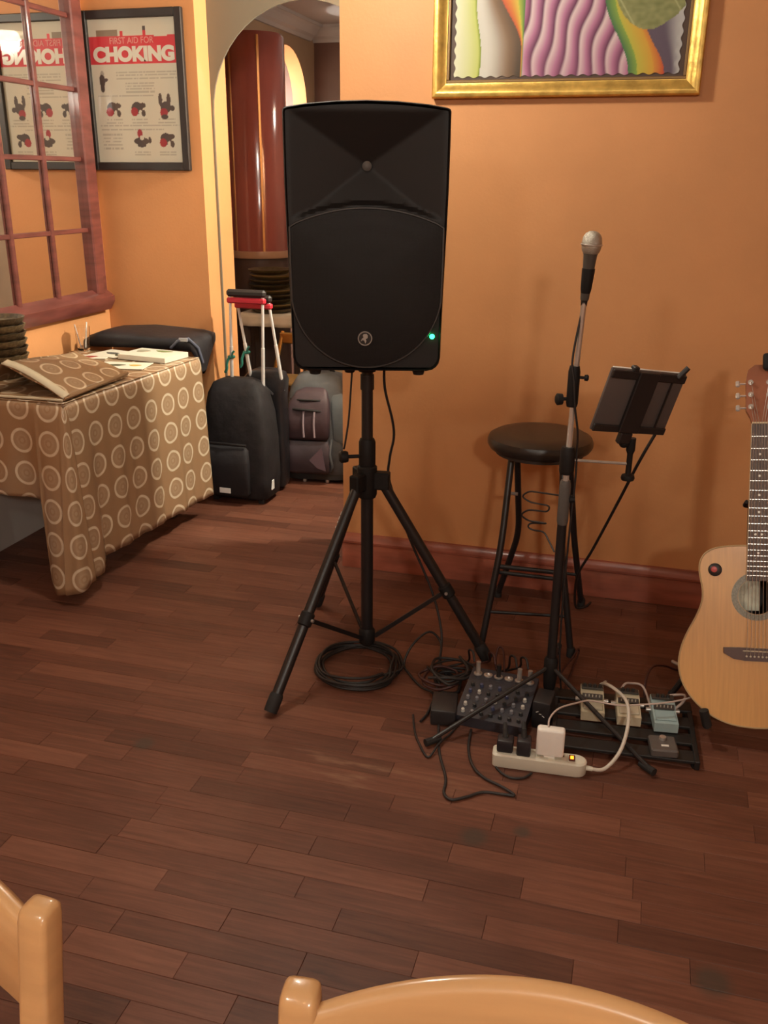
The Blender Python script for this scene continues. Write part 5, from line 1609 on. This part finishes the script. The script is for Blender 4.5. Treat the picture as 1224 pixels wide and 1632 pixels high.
def trolley(t, x0, y0, z0, x1, y1, z1, half, grip_col, ribbon=None, band=True):
    """telescopic handle from (x0,y0,z0) to (x1,y1,z1), rods at +-half"""
    for s in (-1, 1):
        a = Vector((x0 + s * half, y0, z0)); b = Vector((x1 + s * half, y1, z1))
        m = a.lerp(b, 0.52)
        rod = MB().tube([a, m], 0.0085, 12).build('handle_rod', ALU, t)
        MB().tube([m, b], 0.0066, 12).build('inner_rod', ALU, rod)
        if ribbon and s < 0:
            c = a.lerp(b, 0.42)
            mb = MB()
            mb.tube([(c.x + 0.012 * math.cos(q), c.y + 0.012 * math.sin(q), c.z) for q in [2 * PI * i / 12 for i in range(12)]], 0.007, 8, closed=True)
            mb.tube(spline([c + Vector((-0.006, -0.012, 0)), c + Vector((-0.018, -0.016, -0.03)), c + Vector((-0.020, -0.014, -0.055)), c + Vector((-0.032, -0.012, -0.075))], 4), [0.007] * 12 + [0.006], 6)
            mb.tube(spline([c + Vector((0.006, -0.012, 0.0)), c + Vector((0.014, -0.014, 0.022)), c + Vector((0.022, -0.012, 0.030))], 4), 0.005, 6)
            mb.build('ribbon', ribbon, t)
    d = Vector((x1 - x0, y1 - y0, z1 - z0)).normalized()
    b = Vector((x1, y1, z1))
    MB().bar(b + Vector((-half - 0.016, 0, 0.008)), b + Vector((half + 0.016, 0, 0.008)), 0.030, 0.034, 0.010).build('grip', mat('grip_black', (0.018, 0.016, 0.016), 0.5), t)
    if band:
        c = b - d * 0.026
        MB().bar(c + Vector((-half - 0.014, 0, 0)), c + Vector((half + 0.014, 0, 0)), 0.028, 0.026, 0.006).build('red_wrap', grip_col, t)

TEAL = mat('teal_ribbon', (0.02, 0.16, 0.12), 0.6)
REDW = mat('red_wrap', (0.48, 0.02, 0.04), 0.5)
BAGB = mat('black_nylon', (0.013, 0.011, 0.0125), 0.75, var=0.3, scale=12, spec=0.3, bump=0.9, bscale=22)
def rolling_backpack():
    cx, cy = -1.826, 3.945
    t = thing('rolling_backpack', 'black rolling backpack with a white patch and red wrapped handle by the tablecloth', 'luggage', (cx, cy, 0))
    rings = [sbox_ring(0, 0, 0.150, 0.085, 0.022), sbox_ring(0, 0, 0.166, 0.098, 0.035), sbox_ring(0, -0.002, 0.172, 0.104, 0.12), sbox_ring(0, 0, 0.168, 0.102, 0.30), sbox_ring(-0.004, 0.006, 0.158, 0.094, 0.44), sbox_ring(-0.01, 0.014, 0.140, 0.078, 0.53), sbox_ring(-0.014, 0.020, 0.115, 0.058, 0.578), sbox_ring(-0.015, 0.024, 0.07, 0.035, 0.596)]
    MB().loft(rings).build('body', BAGB, t, smooth=55)
    pk = [sbox_ring(-0.035, -0.104, 0.105, 0.020, 0.045), sbox_ring(-0.035, -0.108, 0.116, 0.030, 0.06), sbox_ring(-0.035, -0.108, 0.118, 0.032, 0.20), sbox_ring(-0.035, -0.106, 0.114, 0.026, 0.275), sbox_ring(-0.035, -0.100, 0.100, 0.014, 0.290)]
    p = MB().loft(pk).build('front_pocket', mat('pocket_black_nylon', (0.018, 0.016, 0.0185), 0.7, spec=0.3, bump=0.8, bscale=22), t, smooth=55)
    MB().tube([(-0.145, -0.120, 0.305), (-0.035, -0.128, 0.308), (0.075, -0.120, 0.305)], 0.006, 8).build('zip_flap', BLACKM, t)
    MB().box((-0.035, -0.1415, 0.078), (0.058, 0.003, 0.026), 0.001).build('white_patch', mat('white_patch', (0.78, 0.76, 0.73), 0.6), p)
    MB().box((0.166, -0.035, 0.095), (0.014, 0.030, 0.055), 0.005).build('reflector', mat('pale_reflector', (0.80, 0.80, 0.78), 0.3), t)
    for s in (-1, 1):
        MB().cyl((s * 0.120 - 0.012, 0.055, 0.024), (s * 0.120 + 0.012, 0.055, 0.024), 0.024, 16).build('wheel', RUBBER, t)
        MB().box((s * 0.12, -0.06, 0.012), (0.03, 0.03, 0.024), 0.004).build('foot', RUBBER, t)
    trolley(t, 0.016, 0.055, 0.48, 0.058, -0.004, 0.990, 0.081, REDW, TEAL)
rolling_backpack()

def second_bag():
    cx, cy = -1.800, 4.115
    t = thing('rolling_bag', 'plain black rolling bag standing behind the black backpack', 'luggage', (cx, cy, 0))
    rings = [sbox_ring(0.03, 0, 0.10, 0.038, 0.025), sbox_ring(0.03, 0, 0.112, 0.046, 0.05), sbox_ring(0.03, 0, 0.114, 0.048, 0.30), sbox_ring(0.03, 0, 0.112, 0.046, 0.48), sbox_ring(0.04, 0, 0.112, 0.044, 0.57), sbox_ring(0.05, 0, 0.090, 0.036, 0.605), sbox_ring(0.05, 0, 0.05, 0.02, 0.622)]
    MB().loft(rings).build('body', mat('shiny_black_nylon', (0.013, 0.012, 0.014), 0.35, bump=0.9, bscale=18), t, smooth=55)
    for s in (-1, 1):
        MB().cyl((s * 0.09 - 0.01, 0.03, 0.022), (s * 0.09 + 0.01, 0.03, 0.022), 0.022, 14).build('wheel', RUBBER, t)
    MB().tube(spline([(-0.05, -0.050, 0.53), (0.0, -0.07, 0.56), (0.05, -0.07, 0.55), (0.09, -0.045, 0.50)], 5), 0.009, 8).build('carry_strap', BAGB, t)
    trolley(t, 0.058, -0.020, 0.52, 0.030, -0.100, 0.958, 0.080, REDW, TEAL)
second_bag()

def grey_backpack():
    cx, cy = -1.575, 4.345
    t = thing('grey_backpack', 'grey and plum wheeled backpack with pale stripes in the arched opening', 'luggage', (cx, cy, 0), R(8))
    GREY = mat('slate_fabric', (0.060, 0.065, 0.070), 0.6, var=0.2, scale=14, bump=0.4, bscale=30)
    PLUM = mat('plum_fabric', (0.046, 0.027, 0.033), 0.6, var=0.2, scale=14, bump=0.4, bscale=30)
    BLUEG = mat('blue_grey_fabric', (0.085, 0.105, 0.115), 0.55, var=0.15, scale=14)
    PINK = mat('pale_pink_trim', (0.30, 0.235, 0.255), 0.5)
    rings = [sbox_ring(0, 0, 0.150, 0.085, 0.035), sbox_ring(0, 0, 0.166, 0.100, 0.06), sbox_ring(0, 0, 0.170, 0.105, 0.25), sbox_ring(0.004, 0.004, 0.160, 0.098, 0.40), sbox_ring(0.010, 0.010, 0.140, 0.085, 0.50), sbox_ring(0.014, 0.016, 0.110, 0.062, 0.555), sbox_ring(0.014, 0.02, 0.06, 0.03, 0.572)]
    MB().loft(rings).build('body', GREY, t, smooth=55)
    MB().loft([sbox_ring(0, 0, 0.158, 0.094, 0.022), sbox_ring(0, 0, 0.160, 0.096, 0.058), sbox_ring(0, 0, 0.158, 0.094, 0.064)]).build('base_tray', RUBBER, t, smooth=40)
    # upper front compartment
    up = [sbox_ring(-0.030, -0.105, 0.100, 0.026, 0.245), sbox_ring(-0.030, -0.108, 0.112, 0.038, 0.262), sbox_ring(-0.028, -0.106, 0.112, 0.040, 0.36), sbox_ring(-0.022, -0.098, 0.104, 0.036, 0.43), sbox_ring(-0.012, -0.080, 0.080, 0.026, 0.485), sbox_ring(0, -0.06, 0.05, 0.012, 0.505)]
    u = MB().loft(up).build('upper_pocket', PLUM, t, smooth=55)
    for x in (-0.045, 0.010):
        MB().tube(spline([(x, -0.1455, 0.262), (x - 0.002, -0.148, 0.32), (x, -0.146, 0.375), (x + 0.004, -0.141, 0.40)], 4), 0.0055, 8).build('pale_stripe', PINK, u)
    MB().tube(spline([(-0.140, -0.10, 0.40), (-0.08, -0.143, 0.405), (0.0, -0.146, 0.402), (0.07, -0.125, 0.39)], 5), 0.006, 8).build('zip', RUBBER, u)
    MB().tube(spline([(-0.12, -0.09, 0.445), (-0.06, -0.128, 0.450), (0.02, -0.126, 0.45), (0.07, -0.105, 0.44)], 5), 0.005, 8).build('zip', RUBBER, u)
    # lower pocket
    lo = [sbox_ring(-0.030, -0.105, 0.102, 0.018, 0.062), sbox_ring(-0.030, -0.108, 0.116, 0.032, 0.08), sbox_ring(-0.030, -0.108, 0.116, 0.034, 0.20), sbox_ring(-0.030, -0.104, 0.105, 0.022, 0.236)]
    lw = MB().loft(lo).build('lower_pocket', mat('dark_plum_fabric', (0.042, 0.030, 0.037), 0.6, var=0.2, scale=14), t, smooth=55)
    M = Matrix(((1, 0, 0, 0), (0, 0, 1, 0), (0, 1, 0, 0), (0, 0, 0, 1)))
    MB().prism([(-0.02, 0.14), (0.045, 0.21), (0.065, 0.085), (0.02, 0.10)], -0.1448, -0.138, M).build('plum_panel', mat('light_plum_panel', (0.10, 0.064, 0.08), 0.55), lw, smooth=0)
    # side pocket on the right
    sp = [sbox_ring(0.130, -0.045, 0.038, 0.055, 0.225), sbox_ring(0.135, -0.045, 0.046, 0.062, 0.25), sbox_ring(0.128, -0.040, 0.046, 0.062, 0.40), sbox_ring(0.115, -0.03, 0.036, 0.05, 0.47), sbox_ring(0.10, -0.02, 0.02, 0.03, 0.50)]
    MB().loft(sp).build('side_pocket', BLUEG, t, smooth=55)
    MB().tube(spline([(0.09, -0.10, 0.245), (0.085, -0.125, 0.17), (0.095, -0.125, 0.11), (0.085, -0.115, 0.075)], 5), 0.008, 8).build('compression_strap', GREY, t)
    MB().tube(spline([(-0.05, 0.03, 0.552), (-0.02, 0.01, 0.600), (0.05, 0.01, 0.600), (0.09, 0.03, 0.548)], 6), 0.010, 8).build('carry_handle', RUBBER, t)
    MB().ball((0.108, -0.03, 0.528), 0.012, 10).build('zip_pull', STEEL, t)
    for s in (-1, 1):
        MB().cyl((s * 0.125 - 0.012, 0.06, 0.024), (s * 0.125 + 0.012, 0.06, 0.024), 0.024, 14).build('wheel', RUBBER, t)
        MB().box((s * 0.06, -0.07, 0.012), (0.02, 0.02, 0.024), 0.004).build('foot', STEEL, t)
grey_backpack()

# ------------------------------------------------------------------ hall furnishings behind the arch
def hall_things():
    t = thing('column', 'glossy dark red round column with a brass strip in the hall', 'column', (-2.235, 5.22, 0))
    RC = mat('glossy_red_lacquer', (0.25, 0.068, 0.055), 0.16, var=0.2, scale=5, stretch=(1, 1, 0.3), coat=0.6)
    MB().lathe([(0, 1.09), (0.172, 1.09), (0.172, 2.22), (0.16, 2.24), (0, 2.25)], 48).build('shaft', RC, t)
    MB().lathe([(0, 1.055), (0.180, 1.055), (0.184, 1.07), (0.180, 1.095), (0, 1.095)], 48).build('base_ring', mat('tan_ring', (0.30, 0.17, 0.10), 0.4), t)
    MB().lathe([(0, 0.0), (0.165, 0.0), (0.165, 1.056), (0, 1.056)], 40).build('pedestal', mat('dark_pedestal', (0.05, 0.03, 0.025), 0.4), t)
    for a in (R(-118), R(-60)):
        c, s = math.cos(a), math.sin(a)
        MB().bar((0.172 * c, 0.172 * s, 1.095), (0.172 * c, 0.172 * s, 2.22), 0.014, 0.008, 0.002, up=(c, s, 0)).build('brass_strip', mat('dull_brass', (0.50, 0.27, 0.11), 0.35, metal=0.7), t)
    # small table with a pale cloth
    t = thing('hall_table', 'small table with a pale cloth top beside the red column', 'table', (-2.03, 4.925, 0))
    MB().box((0, 0, 0.765), (0.36, 0.20, 0.025), 0.004).build('table_top', mat('pale_table_cloth', (0.58, 0.54, 0.44), 0.7, var=0.06), t)
    MB().surf(lambda u, v: (-0.18 + 0.36 * u, -0.103 - 0.008 * v + 0.006 * math.sin(u * 25) * v, 0.776 - 0.07 * v), 30, 3).build('cloth_front', MATS['pale_table_cloth'], t, solid=0.003)
    for sx in (-1, 1):
        for sy in (-1, 1):
            MB().bar((sx * 0.15, sy * 0.075, 0), (sx * 0.15, sy * 0.075, 0.755), 0.03, 0.03, 0.003).build('leg', mat('dark_hall_leg', (0.04, 0.025, 0.02), 0.5), t)
    TR = mat('bronze_tray', (0.10, 0.075, 0.035), 0.4, metal=0.5, var=0.3, scale=40); TG = mat('gold_rim_tray', (0.30, 0.22, 0.09), 0.35, metal=0.6)
    for k in range(9):
        o = MB().lathe([(0, 0), (0.095, 0), (0.112, 0.012), (0.125, 0.022), (0.126, 0.025), (0.110, 0.018), (0.09, 0.006), (0, 0.006)], 32).build('serving_tray', TG if k % 3 == 1 else TR, None, loc=(-2.045 + 0.006 * math.sin(k * 2.1), 4.915, 0.779 + 0.0265 * k))
        tag(o, '%s round serving tray up from the pale hall table' % ORD[k], 'tray', 'stacked trays on the hall table')
    # gilded folding chair behind the bags
    t = thing('gilded_chair', 'gilded metal folding chair behind the grey backpack in the hall', 'chair', (-1.86, 4.62, 0))
    def L(p):
        return Vector(p) - Vector((-1.86, 4.62, 0))
    for x in (-1.97, -1.78):
        MB().tube([L((x - 0.03, 4.50, 0.01)), L((x + 0.055, 4.74, 0.70))], 0.011, 10).build('leg', BRASS, t)
        MB().tube([L((x + 0.03, 4.74, 0.01)), L((x - 0.03, 4.52, 0.47))], 0.010, 10).build('leg', BRASS, t)
    MB().box(L((-1.87, 4.62, 0.455)), (0.24, 0.22, 0.025), 0.008).build('seat', mat('gold_seat', (0.40, 0.26, 0.09), 0.5), t)
    MB().box(L((-1.82, 4.73, 0.665)), (0.22, 0.02, 0.06), 0.006).build('backrest', BRASS, t)
    # cream cushion or sack behind the grey backpack
    t = thing('cream_sack', 'cream cloth sack lying behind the grey backpack', 'sack', (-1.50, 4.66, 0))
    MB().loft([sbox_ring(0, 0, 0.16, 0.10, 0.003, 0.6), sbox_ring(0, 0, 0.19, 0.12, 0.05, 0.6), sbox_ring(0.0, 0, 0.18, 0.115, 0.30, 0.6), sbox_ring(0.01, 0, 0.15, 0.09, 0.48, 0.7), sbox_ring(0.02, 0, 0.09, 0.05, 0.56, 0.8), sbox_ring(0.02, 0, 0.03, 0.02, 0.59, 1.0)]).build('body', mat('cream_sackcloth', (0.34, 0.27, 0.17), 0.8, var=0.15, scale=12, bump=0.6, bscale=40), t, smooth=60)
    MB().tube([(0.02 + 0.06 * math.cos(a), 0.035 * math.sin(a), 0.575) for a in [2 * PI * i / 16 for i in range(16)]], 0.007, 6, closed=True).build('drawstring', mat('drawstring_brown', (0.16, 0.10, 0.06), 0.7), t)
hall_things()

# ------------------------------------------------------------------ wooden dining chairs in the foreground
def dining_chair(label, loc, rz):
    """origin on the floor under the middle of the back; back faces +y, seat toward -y"""
    t = thing('dining_chair', label, 'chair', loc, rz)
    W2 = 0.2
    for s in (-1, 1):
        rg = []
        for z, y, wx, dy in ((0.0, 0.03, 0.032, 0.030), (0.44, -0.03, 0.036, 0.034), (0.62, -0.012, 0.036, 0.032), (0.78, 0.012, 0.034, 0.032), (0.846, 0.022, 0.034, 0.032), (0.855, 0.0235, 0.032, 0.030), (0.859, 0.0245, 0.028, 0.022), (0.861, 0.025, 0.016, 0.012)):
            rg.append(sbox_ring(s * W2, y, wx / 2, dy / 2, z, 0.45, 20))
        MB().loft(rg).build('back_post', BEECH, t, smooth=50)
        MB().loft([sbox_ring(s * 0.185, -0.40, 0.013, 0.013, 0, 0.6, 14), sbox_ring(s * 0.185, -0.395, 0.018, 0.018, 0.43, 0.6, 14)]).build('front_leg', BEECH, t, smooth=50)
        MB().bar((s * 0.188, -0.39, 0.22), (s * 0.196, 0.0, 0.22), 0.018, 0.028, 0.004).build('stretcher', BEECH, t)
    def rail(z0, z1, bow, arch, th, name, xw=W2 - 0.014):
        rg = []
        for i in range(25):
            k = -1 + 2 * i / 24
            x = k * xw
            y = 0.015 + bow * (1 - k * k) + (z0 + z1 - 1.6) * 0.05
            zt = z1 + arch * (1 - k * k); zb = z0 + arch * 0.4 * (1 - k * k)
            r_ = 0.006
            rg.append([Vector((x, y - th / 2, zb + r_)), Vector((x, y - th / 2 + r_, zb)), Vector((x, y + th / 2 - r_, zb)), Vector((x, y + th / 2, zb + r_)),
                       Vector((x, y + th / 2 + 0.004, zt - r_)), Vector((x, y + th / 2 - r_ + 0.004, zt)), Vector((x, y - th / 2 + r_ + 0.004, zt)), Vector((x, y - th / 2 + 0.004, zt - r_))])
        MB().loft(rg).build(name, BEECH, t, smooth=50)
    rail(0.735, 0.846, 0.030, 0.030, 0.021, 'crest_rail')
    rail(0.615, 0.665, 0.026, 0.004, 0.016, 'back_slat')
    rail(0.53, 0.575, 0.022, 0.004, 0.016, 'back_slat')
    MB().loft([sbox_ring(0, -0.205, 0.20, 0.21, 0.435, 0.35), sbox_ring(0, -0.205, 0.212, 0.222, 0.442, 0.35), sbox_ring(0, -0.205, 0.212, 0.222, 0.456, 0.35), sbox_ring(0, -0.205, 0.20, 0.21, 0.462, 0.35)]).build('seat', BEECH, t, smooth=40)
    MB().bar((-0.185, -0.39, 0.405), (0.185, -0.39, 0.405), 0.02, 0.05, 0.003).build('apron', BEECH, t)
    MB().bar((-0.19, -0.2, 0.22), (0.19, -0.2, 0.22), 0.018, 0.024, 0.004).build('stretcher', BEECH, t)
    return t
dining_chair('varnished beech dining chair whose whole crest rail faces the power strip', (-0.020, 0.540, 0), R(6))
dining_chair('varnished beech dining chair standing on the side toward the mirror wall', (-0.690, 0.552, 0), R(-4))
